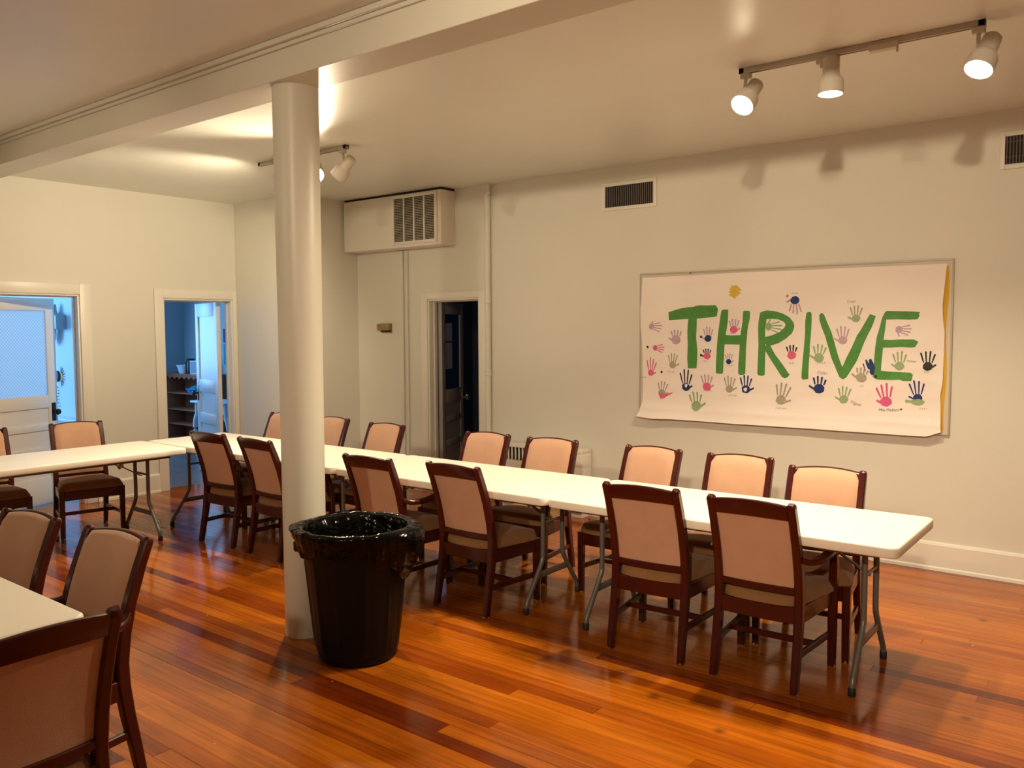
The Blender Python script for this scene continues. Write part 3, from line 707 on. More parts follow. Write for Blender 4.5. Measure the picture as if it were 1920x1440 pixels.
obj('cabinet', rel(box(nb(), (-7.265, 6.20, 2.545), (-5.81, 6.408, 3.085), 0.004)), 'metal', ac, True)
obj('top_gap_strip', rel(box(nb(), (-7.262, 6.215, 3.0852), (-5.815, 6.405, 3.108))), 'dark', ac)
obj('grille_frame', rel(frame4(nb(), -6.495, -5.855, 2.572, 3.074, 0.032, 6.182, 6.1995)), 'metal', ac, True)
obj('grille_backing', rel(box(nb(), (-6.463, 6.1965, 2.604), (-5.887, 6.1995, 3.042))), 'dark', ac)
for k in range(3):
    x = -6.463 + 0.576 * (k + 1) / 4; obj('mullion', rel(box(nb(), (x - 0.008, 6.184, 2.604), (x + 0.008, 6.196, 3.042))), 'metal', ac)
for j in range(4):
    for k in range(26):
        z = 2.608 + 0.43 * (k + 0.5) / 26; x0 = -6.463 + 0.576 * j / 4 + 0.008; x1 = -6.463 + 0.576 * (j + 1) / 4 - 0.008
        obj('slat', rel(box(nb(), (x0, -0.005, -0.0028), (x1, 0.005, 0.0028), 0, Matrix.Translation((0, 6.190, z)) @ Matrix.Rotation(0.5, 4, 'X'))), 'grille', ac)
def vent(x0, label):
    v = empty('wall_vent', (x0 + 0.27, YB, 2.846)); tag(v, label, 'vent', 'return air vents in the banner wall')
    R = Matrix.Translation((-x0 - 0.27, -YB, -2.846))
    obj('frame', rel(frame4(nb(), x0, x0 + 0.54, 2.725, 2.967, 0.031, YB - 0.014, YB - 0.0005, 0.003), R), 'trim', v, True)
    obj('backing', rel(box(nb(), (x0 + 0.031, YB - 0.004, 2.756), (x0 + 0.509, YB - 0.0008, 2.936)), R), 'dark', v)
    for k in range(26):
        x = x0 + 0.031 + 0.478 * (k + 0.5) / 26
        obj('fin', rel(box(nb(), (-0.0018, -0.005, 2.757), (0.0018, 0.005, 2.935), 0, Matrix.Translation((x, YB - 0.010, 0)) @ Matrix.Rotation(0.45, 4, 'Z')), R), 'ventfin', v)
    return v
vent(-4.058, 'wall vent with dark vertical fins between the pipe and the banner'); vt2 = vent(-0.988, 'wall vent with dark fins cut off by the right picture edge')
obj('crossbars', rel(frame4(frame4(nb(), -0.957, -0.479, 2.80, 2.90, 0.002, YB - 0.0155, YB - 0.0135, 0), -0.957, -0.479, 2.756, 2.936, 0.002, YB - 0.0155, YB - 0.0135, 0), Matrix.Translation((0.988 - 0.27, -YB, -2.846))), 'ventfin', vt2)
pp = empty('riser_pipe', (-5.357, 6.375, 0)); tag(pp, 'cream painted vertical pipe running up the wall beside the dark doorway', 'pipe')
Rp = Matrix.Translation((5.357, -6.375, 0))
obj('pipe', rel(tube(nb(), [(-5.357, 6.375, 0.001), (-5.357, 6.375, 2.99)], 0.030, 16), Rp), 'wall', pp, True)
obj('elbow', rel(tube(nb(), smoothcurve([(-5.357, 6.375, 2.985), (-5.355, 6.373, 3.01), (-5.340, 6.368, 3.025), (-5.335, 6.366, 3.035)], 4), 0.024, 14), Rp), 'wall', pp, True)
obj('thin_pipe', rel(tube(nb(), [(-5.335, 6.366, 3.02), (-5.335, 6.366, 3.1095)], 0.016, 14), Rp), 'wall', pp, True)
obj('flange', rel(lathe(nb(), [(0.017, -0.010), (0.045, -0.006), (0.047, 0.0), (0.0, 0.0)], 20, Matrix.Translation((-5.335, 6.366, 3.109))), Rp), 'wall', pp, True)
for z in (1.98, 1.27): obj('coupling', rel(lathe(nb(), [(0.0305, -0.03), (0.035, -0.026), (0.035, 0.026), (0.0305, 0.03)], 16, Matrix.Translation((-5.357, 6.375, z))), Rp), 'wall', pp, True)
cd = empty('cable_conduit', (-6.53, 6.40, 0.2)); tag(cd, 'pair of cream cable conduits dropping from the air handler', 'conduit')
for x, w, m in ((-6.565, 0.030, 'wall'), (-6.492, 0.020, 'wall')):
    obj('conduit', box(nb(), (x - w / 2 + 6.53, -0.016, 0.0), (x + w / 2 + 6.53, 0.0095, 2.344), 0.004), m, cd, True)
th = empty('thermostat', (-6.845, YB, 1.715)); tag(th, 'small brown metal thermostat on the wall beside the conduits', 'thermostat')
obj('back_plate', box(nb(), (-0.06, -0.010, -0.055), (0.098, -0.0005, 0.05), 0.003), 'brass', th, True)
obj('cover', box(nb(), (-0.10, -0.045, -0.026), (0.095, -0.0102, 0.046), 0.006), 'brass', th, True)
obj('lever_slot', box(nb(), (-0.055, -0.030, -0.042), (0.09, -0.0105, -0.027)), 'dark', th)
obj('dial', lathe(nb(), [(0, -0.005), (0.02, -0.005), (0.022, 0), (0.0, 0.0)], 18, Matrix.Translation((-0.062, -0.0455, 0.012)) @ Matrix.Rotation(-PI / 2, 4, 'X') @ Matrix.Scale(-1, 4, (0, 0, 1))), 'brass', th, True)
ht = empty('wall_heater', (-4.70, 6.30, 0)); tag(ht, 'low cream convector heater against the wall behind the chairs', 'heater')
Rh = Matrix.Translation((4.70, -6.30, 0))
bm = nb()
box(bm, (-5.22, 6.222, 0.585), (-4.147, 6.374, 0.622), 0.004); box(bm, (-5.22, 6.228, 0.06), (-4.147, 6.374, 0.46), 0.003)
box(bm, (-5.22, 6.228, 0.46), (-5.14, 6.374, 0.585), 0.002); box(bm, (-4.30, 6.228, 0.46), (-4.147, 6.374, 0.585), 0.002); box(bm, (-5.2, 6.25, 0.001), (-4.17, 6.36, 0.06))
obj('casing', rel(bm, Rh), 'metal', ht, True)
obj('cavity', rel(box(nb(), (-5.14, 6.27, 0.46), (-4.30, 6.30, 0.585)), Rh), 'dark', ht)
louvre(ht, 'slat', -5.14 + 4.70, -4.30 + 4.70, 0.461, 0.584, 6.236 - 6.30, 20, True, 'metal', 0.010, 0.012)

# ------------------------------------------------------------------ pin board and painted banner
bd = empty('pin_board', (-2.45, YB, 1.555)); tag(bd, 'cream framed pin board on the wall, mostly hidden behind the paper banner', 'board')
Rb = Matrix.Translation((2.45, -YB, -1.555))
obj('backing', rel(box(nb(), (-3.66, YB - 0.014, 0.958), (-1.243, YB - 0.0006, 2.156)), Rb), 'board', bd)
obj('frame', rel(frame4(nb(), -3.668, -1.236, 0.951, 2.163, 0.012, YB - 0.022, YB - 0.0004, 0.002), Rb), 'boardframe', bd, True)
obj('pin', rel(lathe(nb(), [(0, 0), (0.005, 0), (0.004, 0.008), (0, 0.009)], 10, Matrix.Translation((-3.19, YB - 0.024, 2.15)) @ Matrix.Rotation(PI / 2, 4, 'X')), Rb), 'knob', bd, True)
LET={'T1':[(-3.386,1.833),(-3.335,1.847),(-3.274,1.862),(-3.213,1.87),(-3.145,1.874),(-3.141,1.881),(-3.094,1.885),(-3.032,1.882),(-2.962,1.883),(-2.95,1.867),(-2.942,1.849),(-2.95,1.82),(-2.953,1.792),(-3.015,1.785),(-3.124,1.776),(-3.204,1.775),(-3.293,1.77),(-3.383,1.765)],'T2':[(-3.203,1.788),(-3.127,1.787),(-3.126,1.736),(-3.131,1.634),(-3.12,1.525),(-3.121,1.43),(-3.127,1.37),(-3.152,1.368),(-3.204,1.366),(-3.211,1.473),(-3.206,1.561),(-3.211,1.671)],'H1':[(-2.916,1.834),(-2.904,1.845),(-2.863,1.846),(-2.855,1.839),(-2.857,1.776),(-2.865,1.706),(-2.875,1.635),(-2.882,1.564),(-2.887,1.456),(-2.893,1.338),(-2.902,1.331),(-2.94,1.33),(-2.956,1.339),(-2.953,1.455),(-2.947,1.563),(-2.942,1.635),(-2.93,1.742)],'H2':[(-2.73,1.827),(-2.721,1.834),(-2.681,1.833),(-2.674,1.823),(-2.675,1.774),(-2.687,1.719),(-2.695,1.635),(-2.699,1.565),(-2.703,1.46),(-2.707,1.337),(-2.722,1.327),(-2.751,1.326),(-2.766,1.335),(-2.764,1.423),(-2.755,1.529),(-2.754,1.572),(-2.748,1.649),(-2.736,1.747)],'H3':[(-2.89,1.643),(-2.822,1.64),(-2.739,1.642),(-2.74,1.566),(-2.822,1.568),(-2.893,1.567)],'R1':[(-2.594,1.815),(-2.569,1.825),(-2.537,1.814),(-2.538,1.767),(-2.546,1.704),(-2.548,1.621),(-2.543,1.525),(-2.545,1.428),(-2.547,1.334),(-2.561,1.325),(-2.597,1.326),(-2.608,1.34),(-2.603,1.462),(-2.6,1.566),(-2.605,1.67),(-2.604,1.746)],'R2':[(-2.594,1.815),(-2.569,1.827),(-2.537,1.833),(-2.484,1.828),(-2.414,1.809),(-2.358,1.777),(-2.327,1.74),(-2.318,1.71),(-2.324,1.683),(-2.336,1.656),(-2.383,1.615),(-2.438,1.581),(-2.494,1.563),(-2.536,1.559),(-2.555,1.594),(-2.548,1.627),(-2.495,1.64),(-2.432,1.666),(-2.395,1.7),(-2.387,1.724),(-2.403,1.745),(-2.448,1.764),(-2.497,1.768),(-2.54,1.766)],'R3':[(-2.544,1.559),(-2.505,1.564),(-2.486,1.525),(-2.465,1.491),(-2.422,1.437),(-2.379,1.38),(-2.35,1.34),(-2.364,1.321),(-2.388,1.31),(-2.409,1.321),(-2.427,1.345),(-2.47,1.409),(-2.51,1.467),(-2.545,1.521)],'I':[(-2.23,1.809),(-2.22,1.816),(-2.197,1.815),(-2.191,1.805),(-2.189,1.755),(-2.189,1.689),(-2.195,1.622),(-2.199,1.569),(-2.201,1.482),(-2.206,1.395),(-2.206,1.314),(-2.218,1.309),(-2.248,1.305),(-2.258,1.316),(-2.257,1.373),(-2.251,1.468),(-2.243,1.569),(-2.236,1.669),(-2.238,1.743)],'V1':[(-2.134,1.791),(-2.124,1.804),(-2.111,1.807),(-2.098,1.794),(-2.077,1.744),(-2.043,1.669),(-2.016,1.577),(-1.99,1.492),(-1.975,1.447),(-1.96,1.408),(-1.929,1.376),(-1.956,1.319),(-1.979,1.334),(-2.006,1.393),(-2.04,1.478),(-2.067,1.563),(-2.088,1.636),(-2.116,1.709),(-2.131,1.755)],'V2':[(-1.773,1.793),(-1.757,1.789),(-1.732,1.779),(-1.741,1.745),(-1.758,1.7),(-1.785,1.643),(-1.808,1.585),(-1.831,1.52),(-1.858,1.455),(-1.891,1.396),(-1.928,1.333),(-1.95,1.318),(-1.969,1.325),(-1.98,1.374),(-1.96,1.408),(-1.931,1.474),(-1.894,1.552),(-1.858,1.643),(-1.841,1.668),(-1.805,1.732)],'E1':[(-1.673,1.801),(-1.661,1.813),(-1.637,1.8),(-1.648,1.769),(-1.661,1.75),(-1.667,1.687),(-1.675,1.611),(-1.679,1.541),(-1.686,1.459),(-1.689,1.386),(-1.681,1.332),(-1.704,1.323),(-1.729,1.33),(-1.744,1.342),(-1.74,1.413),(-1.736,1.49),(-1.729,1.573),(-1.721,1.636),(-1.704,1.7),(-1.69,1.763)],'E2':[(-1.67,1.806),(-1.655,1.814),(-1.596,1.812),(-1.538,1.81),(-1.48,1.807),(-1.439,1.802),(-1.448,1.788),(-1.442,1.779),(-1.455,1.753),(-1.507,1.751),(-1.595,1.754),(-1.663,1.753)],'E3':[(-1.681,1.61),(-1.621,1.608),(-1.562,1.613),(-1.475,1.613),(-1.463,1.606),(-1.446,1.599),(-1.451,1.584),(-1.465,1.561),(-1.485,1.556),(-1.561,1.56),(-1.62,1.555),(-1.682,1.553)],'E4':[(-1.694,1.389),(-1.646,1.384),(-1.586,1.382),(-1.51,1.38),(-1.492,1.38),(-1.476,1.366),(-1.481,1.329),(-1.485,1.321),(-1.538,1.321),(-1.561,1.328),(-1.614,1.324),(-1.704,1.323),(-1.729,1.329),(-1.718,1.382)]}
EDGE={'top':[(-3.636,2.129),(-3.353,2.13),(-3.065,2.133),(-2.703,2.136),(-2.283,2.131),(-1.894,2.132),(-1.534,2.13),(-1.275,2.128)],'bot':[(-3.661,0.948),(-3.577,0.939),(-3.495,0.935),(-3.343,0.94),(-2.776,0.937),(-2.262,0.94),(-1.794,0.94),(-1.505,0.94),(-1.367,0.942),(-1.327,0.959),(-1.28,0.977)],'left':[(-3.636,2.129),(-3.646,1.998),(-3.655,1.862),(-3.649,1.725),(-3.638,1.588),(-3.629,1.405),(-3.626,1.222),(-3.627,1.061),(-3.64,1.0),(-3.661,0.948)],'right':[(-1.275,2.128),(-1.287,2.0),(-1.297,1.845),(-1.292,1.746),(-1.281,1.666),(-1.283,1.491),(-1.286,1.308),(-1.297,1.234),(-1.29,1.087),(-1.28,0.977)]}
HANDS=[(-3.543,1.715,0.054,0.128,95,-1,'l','l'),(-3.312,1.603,0.083,0.132,0,-1,'l','l'),(-3.509,1.534,0.046,0.112,95,0,'p','p'),(-3.549,1.32,0.057,0.161,6,1,'p','p'),(-3.342,1.393,0.064,0.135,0,1,'g','g'),(-3.025,1.615,0.061,0.129,0,-1,'b','l'),(-3.033,1.472,0.061,0.095,0,-1,'p','b'),(-2.806,1.686,0.066,0.126,0,1,'p','l'),(-2.52,1.709,0.059,0.139,95,-1,'s','s'),(-2.845,1.43,0.045,0.095,0,1,'b','l'),(-2.319,1.906,0.068,0.144,178,1,'b','l'),(-1.868,1.764,0.061,0.129,0,-1,'s','g'),(-1.959,1.605,0.065,0.14,0,-1,'l','l'),(-2.337,1.489,0.07,0.119,0,0,'p','k'),(-2.131,1.473,0.074,0.148,4,-1,'s','s'),(-1.575,1.682,0.052,0.112,95,1,'l','l'),(-1.566,1.426,0.067,0.144,0,-1,'s','s'),(-1.382,1.427,0.066,0.148,0,1,'d','d'),(-1.825,1.335,0.074,0.114,10,-1,'g','g'),(-1.649,1.169,0.079,0.175,-8,-1,'m','m'),(-1.442,1.205,0.061,0.155,-4,-1,'b','b'),(-2.127,1.241,0.08,0.136,5,-1,'b','b'),(-1.944,1.17,0.068,0.14,3,-1,'s','s'),(-2.414,1.143,0.08,0.184,10,1,'g','g'),(-2.699,1.214,0.07,0.155,0,1,'b','b'),(-2.836,1.212,0.067,0.142,0,1,'g','g'),(-3.218,1.212,0.072,0.184,0,1,'b','k'),(-3.032,1.222,0.075,0.146,-2,1,'p','l'),(-3.12,1.06,0.089,0.167,-8,1,'s','s'),(-3.44,1.152,0.07,0.144,6,1,'g','l')]
EXTRA={'green22':(-1.441,1.175),'sun':[(-2.808,1.985),(-2.754,1.984)],'blue19':[(-1.798,1.466),(-1.787,1.466),(-1.774,1.438),(-1.772,1.467),(-1.757,1.473),(-1.74,1.439),(-1.728,1.413),(-1.733,1.388),(-1.736,1.362),(-1.751,1.354),(-1.767,1.374),(-1.764,1.393),(-1.779,1.402),(-1.792,1.431)],'blue19b':[(-1.816,1.434),(-1.808,1.44),(-1.793,1.386),(-1.797,1.381)],'pinkstroke':[(-3.471,1.156),(-3.454,1.153),(-3.433,1.135),(-3.395,1.148),(-3.341,1.161),(-3.341,1.154),(-3.391,1.129),(-3.42,1.107),(-3.454,1.104),(-3.466,1.129)],'white28':[(-3.229,1.229),(-3.223,1.242),(-3.218,1.233),(-3.209,1.238),(-3.203,1.232),(-3.207,1.217),(-3.217,1.205),(-3.227,1.214)],'white26':[(-2.72,1.216),(-2.705,1.227),(-2.689,1.226),(-2.689,1.211),(-2.698,1.194),(-2.711,1.199)]}
TXT={'Miss Madison':((-1.695,1.097),(-1.558,1.105)),'heart':(-1.546,1.119),'Miguel':((-1.896,1.148),(-1.822,1.125)),'Michael':((-1.521,1.453),(-1.458,1.451)),'Dylan':((-2.141,1.353),(-2.066,1.347)),'Trinal':((-1.934,1.873),(-1.874,1.88))}
SCR=[(-3.657,1.276,0.067),(-3.387,1.329,0.065),(-3.065,1.186,0.089),(-3.072,1.426,0.052),(-2.863,1.396,0.063),(-2.839,1.652,0.045),(-2.356,1.424,0.049),(-2.154,1.432,0.075),(-1.835,1.268,0.03),(-1.426,1.127,0.054),(-2.842,1.156,0.072),(-2.451,1.075,0.092),(-2.353,1.955,0.065),(-1.402,1.382,0.034)]

def ecurve(tab, s, ax):
    """point on an edge polyline at parameter s measured along u (top, bottom) or z (sides)"""
    a, b = tab[0][ax], tab[-1][ax]; q = lerp(a, b, s); sg = 1 if b > a else -1
    for p0, p1 in zip(tab, tab[1:]):
        if sg * q <= sg * p1[ax] + 1e-9:
            t = (q - p0[ax]) / (p1[ax] - p0[ax]) if p1[ax] != p0[ax] else 0
            return Vector((lerp(p0[0], p1[0], t), lerp(p0[1], p1[1], t)))
    return Vector(tab[-1])
def paper_y(x, z):
    s = (x + 3.65) / 2.37; t = (2.13 - z) / 1.19                     # 0..1 across, 0..1 down
    d = 0.024 + 0.006 * mnoise.noise(Vector((x * 1.3, z * 4.5, 1))) + 0.006 * mnoise.noise(Vector((x * 3 + z * 3, z * 9 - x * 2, 4)))
    d += 0.0034 * mnoise.noise(Vector((x * 2.0, z * 20, 7)))
    dg = s * 1.0 + t * 0.62                                          # diagonal pulls from the upper right corner
    d += 0.0060 * math.sin(dg * 26) * max(0, s - 0.45) * max(0, 1 - t * 1.6)
    b = max(0.0, t - 0.80) / 0.20
    d += 0.042 * b * b + 0.026 * b * b * max(0, 0.22 - s) / 0.22 + 0.012 * b ** 2 * max(0, s - 0.9) / 0.1
    d += 0.006 * math.exp(-((t - 0.93) / 0.012) ** 2) * (0.5 + 0.5 * s)
    d += 0.010 * max(0.0, s - 0.97) / 0.03 * (0.5 + 0.5 * math.sin(t * 9))
    return YB - 0.006 - max(d, 0.012)
bnn = empty('banner', (-2.45, YB, 1.54)); tag(bnn, 'white paper banner reading THRIVE in green paint, covered with painted handprints', 'banner')
Rn = Matrix.Translation((2.45, -YB, -1.54))
nx, nz = 150, 80; bm = nb(); F = []; K2 = []
for j in range(nz + 1):
    t = j / nz; r1 = []; r2 = []
    for i in range(nx + 1):
        s = i / nx
        Tp, Bp = ecurve(EDGE['top'], s, 0), ecurve(EDGE['bot'], s, 0); Lp, Rp_ = ecurve(EDGE['left'], t, 1), ecurve(EDGE['right'], t, 1)
        c00, c10, c01, c11 = map(Vector, (EDGE['top'][0], EDGE['top'][-1], EDGE['bot'][0], EDGE['bot'][-1]))
        p = Tp * (1 - t) + Bp * t + Lp * (1 - s) + Rp_ * s - (c00 * (1 - s) * (1 - t) + c10 * s * (1 - t) + c01 * (1 - s) * t + c11 * s * t)
        y = paper_y(p.x, p.y)
        r1.append(bm.verts.new((p.x, y, p.y))); r2.append(bm.verts.new((p.x, y + 0.0006, p.y)))
    F.append(r1); K2.append(r2)
for g in (F, K2):
    for j in range(nz):
        for i in range(nx): bm.faces.new((g[j][i], g[j][i + 1], g[j + 1][i + 1], g[j + 1][i]))
lp = [(0, i) for i in range(nx)] + [(j, nx) for j in range(nz)] + [(nz, i) for i in range(nx, 0, -1)] + [(j, 0) for j in range(nz, 0, -1)]
for (j, i), (j2, i2) in zip(lp, lp[1:] + lp[:1]): bm.faces.new((F[j][i], F[j2][i2], K2[j2][i2], K2[j][i]))
obj('paper', rel(bm, Rn), 'paper', bnn, True, 80)
def flat(polys, lift, step=0.03):
    """paint: 2D polygons laid on the paper"""
    bm = nb()
    for P in polys:
        P = [Vector((p[0], p[1], 0)) for p in P]
        tr = tessellate_polygon([P]); vs = [bm.verts.new((p.x, 0, p.y)) for p in P]
        for a, b, c in tr:
            try: bm.faces.new((vs[a], vs[b], vs[c]))
            except ValueError: pass
    for _ in range(4):
        es = [e for e in bm.edges if (e.verts[0].co - e.verts[1].co).length > step * 1.5]
        if not es: break
        bmesh.ops.subdivide_edges(bm, edges=es, cuts=1)
        bmesh.ops.triangulate(bm, faces=bm.faces[:])
    for v in bm.verts: v.co.y = paper_y(v.co.x, v.co.z) - lift
    bm.normal_update()
    for f in bm.faces:
        if f.normal.y > 0: f.normal_flip()
    return rel(bm, Rn)
def paint(name, polys, m, lift, parent=bnn, step=0.03):
    bm = flat(polys, lift, step); me = bpy.data.meshes.new(name); bm.to_mesh(me); bm.free(); me.materials.append(M[m]); me.shade_smooth()
    o = bpy.data.objects.new(name, me); C.objects.link(o); o.parent = parent; return o
for nm, keys in (('letter', ('T1', 'T2')), ('letter', ('H1', 'H2', 'H3')), ('letter', ('R1', 'R2', 'R3')), ('letter', ('I',)), ('letter', ('V1', 'V2')), ('letter', ('E1', 'E2', 'E3', 'E4'))):
    first = None
    for q, k in enumerate(keys):
        o = paint(nm if first is None else 'stroke', [LET[k]], 'green', 0.0012 + 0.0003 * q, bnn if first is None else first)
        if first is None: first = o; tag(o, 'green painted letter ' + k[0])
hr = random.Random(3)
def blob(cx, cy, rx, ry, n=14, j=0.08): return [(cx + rx * (1 + hr.uniform(-j, j)) * math.cos(2 * PI * k / n), cy + ry * (1 + hr.uniform(-j, j)) * math.sin(2 * PI * k / n)) for k in range(n)]
def finger(x0, y0, x1, y1, w0, w1):
    d = Vector((x1 - x0, y1 - y0)); n_ = Vector((-d.y, d.x)).normalized(); d.normalize(); o = []
    for t, w in ((0, w0 * 0.8), (0.35, w0), (0.7, w1), (0.9, w1 * 1.15)):
        o.append((x0 + (x1 - x0) * t + n_.x * w / 2, y0 + (y1 - y0) * t + n_.y * w / 2))
    o.append((x1 + n_.x * w1 * 0.3, y1 + n_.y * w1 * 0.3)); o.append((x1 - n_.x * w1 * 0.3, y1 - n_.y * w1 * 0.3))
    for t, w in ((0.9, w1 * 1.15), (0.7, w1), (0.35, w0), (0, w0 * 0.8)):
        o.append((x0 + (x1 - x0) * t - n_.x * w / 2, y0 + (y1 - y0) * t - n_.y * w / 2))
    return o
for (cx, cz, w, hh, ang, th_, pc, fc) in HANDS:
    a = -math.radians(ang); ca, sa = math.cos(a), math.sin(a)
    def tf(P): return [(cx + x * ca - y * sa, cz + x * sa + y * ca) for x, y in P]
    ph = w * 0.92; L_ = hh - ph                                     # palm height, finger length
    palm = blob(0, 0, w / 2, ph / 2, 16, 0.07)
    tips = []
    for k, (fx, fl, sp) in enumerate(((-0.40, 0.78, -0.30), (-0.14, 1.0, -0.08), (0.14, 0.98, 0.08), (0.40, 0.74, 0.30))):
        if th_ < 0: fl = (0.74, 0.98, 1.0, 0.80)[3 - k] if False else fl
        x0 = fx * w; y0 = ph * 0.40; l = L_ * fl * hr.uniform(0.9, 1.05)
        tips.append(finger(x0, y0, x0 + sp * l, y0 + l, w * 0.15, w * 0.17))
    if th_: tips.append(finger(th_ * w * 0.40, -ph * 0.12, th_ * w * (0.95 if hr.random() < 0.6 else 0.8), ph * 0.20, w * 0.19, w * 0.18))
    ho = paint('handprint', [tf(palm)], 'pt_' + pc, 0.0024, step=0.05)
    paint('fingers', [tf(f) for f in tips], 'pt_' + fc, 0.0022, ho, step=0.05)
gx, gz = EXTRA['green22']; paint('handprint', [blob(gx, gz, 0.045, 0.022), finger(gx - 0.03, gz, gx - 0.08, gz + 0.004, 0.014, 0.02)], 'pt_s', 0.0028, step=0.05)
(sx_, sz_), _ = EXTRA['sun']; paint('sun', [[(sx_ + (0.062 if k % 2 else 0.040) * hr.uniform(0.8, 1.15) * math.cos(2 * PI * k / 22) * (1.1 if math.cos(2 * PI * k / 22) > 0 else 0.8), sz_ + 0.055 * hr.uniform(0.7, 1.1) * math.sin(2 * PI * k / 22)) for k in range(22)]], 'sun', 0.0022, step=0.05)
paint('handprint', [EXTRA['blue19'], EXTRA['blue19b']], 'pt_b', 0.0034, step=0.05)
paint('paint_streak', [EXTRA['pinkstroke']], 'pt_p', 0.0028, step=0.05)
paint('bare_paper_heart', [EXTRA['white28']], 'paper', 0.0030, step=0.05); paint('bare_paper_patch', [EXTRA['white26']], 'paper', 0.0030, step=0.05)
# handwriting
def written(txt, p0, p1, m, size):
    cu = bpy.data.curves.new('written_name', 'FONT'); cu.body = txt; cu.size = 1.0; cu.shear = 0.1
    to = bpy.data.objects.new('written_name', cu); C.objects.link(to); bpy.context.view_layer.update()
    me = bpy.data.meshes.new_from_object(to.evaluated_get(bpy.context.evaluated_depsgraph_get()))
    bpy.data.objects.remove(to); bpy.data.curves.remove(cu)
    wmax = max(v.co.x for v in me.vertices); d = Vector(p1) - Vector(p0); sc_ = d.length / wmax; sy = size
    d.normalize(); n_ = Vector((-d.y, d.x))
    for v in me.vertices:
        q = Vector(p0) + d * v.co.x * sc_ + n_ * v.co.y * sy; v.co = Rn @ Vector((q.x, paper_y(q.x, q.y) - 0.0024, q.y))
    me.materials.clear(); me.materials.append(M[m]); o = bpy.data.objects.new('written_name', me); C.objects.link(o); o.parent = bnn
for k, m, s in (('Miss Madison', 'ink', 0.030), ('Miguel', 'pencil', 0.030), ('Michael', 'pencil', 0.024), ('Dylan', 'pencil', 0.034), ('Trinal', 'pencil', 0.026)): written(k, TXT[k][0], TXT[k][1], m, s)
hx, hz = TXT['heart']; paint('heart', [[(hx, hz - 0.010), (hx + 0.009, hz), (hx + 0.007, hz + 0.007), (hx, hz + 0.003), (hx - 0.007, hz + 0.007), (hx - 0.009, hz)]], 'ink', 0.0024)
for (x, z, w) in SCR:                                               # names too faint to read
    P = []; nn = max(4, int(w / 0.011))
    for k in range(nn):
        xx = x + w * k / nn; P.append([(xx, z + hr.uniform(-0.004, 0.002)), (xx + 0.0022, z - 0.003), (xx + hr.uniform(0.003, 0.007), z + hr.uniform(0.006, 0.014)), (xx + 0.001, z + hr.uniform(0.008, 0.012))])
    paint('written_name', P, 'pencil', 0.0022, step=0.1)
for x, z, m_ in ((-3.581, 1.540, 'k'), (-3.447, 1.330, 'k'), (-3.086, 1.628, 'k'), (-3.087, 1.478, 'k'), (-2.377, 1.940, 'p'), (-1.722, 1.346, 'd')): paint('paint_dot', [blob(x, z, 0.010, 0.011)], 'pt_' + m_, 0.0024)
yp = empty('yellow_sheet', (-1.30, YB, 1.55)); tag(yp, 'strip of yellow backing paper peeking out behind the banner', 'paper')
bm = nb(); A_ = []; nzz = 24
for k in range(nzz + 1):
    z = lerp(2.115, 0.985, k / nzz); xe = -1.268 + 0.006 * math.sin(k * 0.5) - 0.004 * (k / nzz)
    A_.append([bm.verts.new((x + 1.30, y - YB, z - 1.55)) for x, y in ((-1.50, YB - 0.016), (xe, YB - 0.0165), (xe, YB - 0.0158), (-1.50, YB - 0.0153))])
for a, b in zip(A_, A_[1:]):
    for i in range(4): bm.faces.new((a[i], a[(i + 1) % 4], b[(i + 1) % 4], b[i]))
bm.faces.new(A_[0]); bm.faces.new(A_[-1][::-1]); obj('sheet', bm, 'yellow', yp)

# ------------------------------------------------------------------ track lights
def head(loc, d, label, group, power, angle, lit=True, scale=1.0, ztrack=3.082, spotaim=None):
    """loc = back end of the lamp body, d = direction it points"""
    d = Vector(d).normalized(); R = d.to_track_quat('-Z', 'Y').to_matrix().to_4x4()
    h = empty('track_spotlight', loc); tag(h, label, 'lamp', group)
    k = scale
    body = [(0, 0.0), (0.034 * k, 0.0), (0.041 * k, -0.008 * k), (0.042 * k, -0.090 * k), (0.046 * k, -0.100 * k), (0.060 * k, -0.118 * k), (0.063 * k, -0.130 * k), (0.064 * k, -0.192 * k), (0.060 * k, -0.192 * k), (0.058 * k, -0.135 * k), (0.03 * k, -0.11 * k), (0, -0.11 * k)]
    obj('housing', lathe(nb(), body, 32, R), 'lampwhite', h, True, 50)
    bulb = [(0.0, -0.186 * k), (0.025 * k, -0.184 * k), (0.045 * k, -0.176 * k), (0.054 * k, -0.165 * k), (0.055 * k, -0.150 * k), (0.03 * k, -0.12 * k), (0, -0.12 * k)]
    obj('bulb', lathe(nb(), bulb, 28, R), 'bulb' if lit else 'bulb_off', h, True)
    side = Vector((1, 0, 0)) - d * d.x; side = Vector((-1, 0, 0)) if abs(d.x) < 0.9 else Vector((0, 1, 0))
    piv = d * 0.05 * k + Vector((-0.047 * k, 0, 0)); up = Vector((0, 0, ztrack - 0.012 - loc[2]))
    top = Vector((piv.x, 0, up.z)); top.y = 0.0 if True else piv.y
    tr_y = TRK[0] - loc[1]
    top.y = tr_y
    obj('yoke', sweep(nb(), smoothcurve([piv, Vector((piv.x, (piv.y + tr_y) / 2, (piv.z + top.z) / 2)), top], 4), rect(0.010, 0.018, 0.002), up=(1, 0, 0)), 'lampwhite', h, True)
    obj('adapter', box(nb(), (top.x - 0.028, tr_y - 0.016, top.z - 0.018), (top.x + 0.028, tr_y + 0.016, top.z + 0.011), 0.003), 'lampwhite', h, True)
    if lit:
        p = Vector(loc) + d * 0.20 * k
        spot('lamp_light', p, Vector(spotaim) if spotaim else p + d, power, angle, 0.5, 0.05)
    return h
TRK = [0.0]
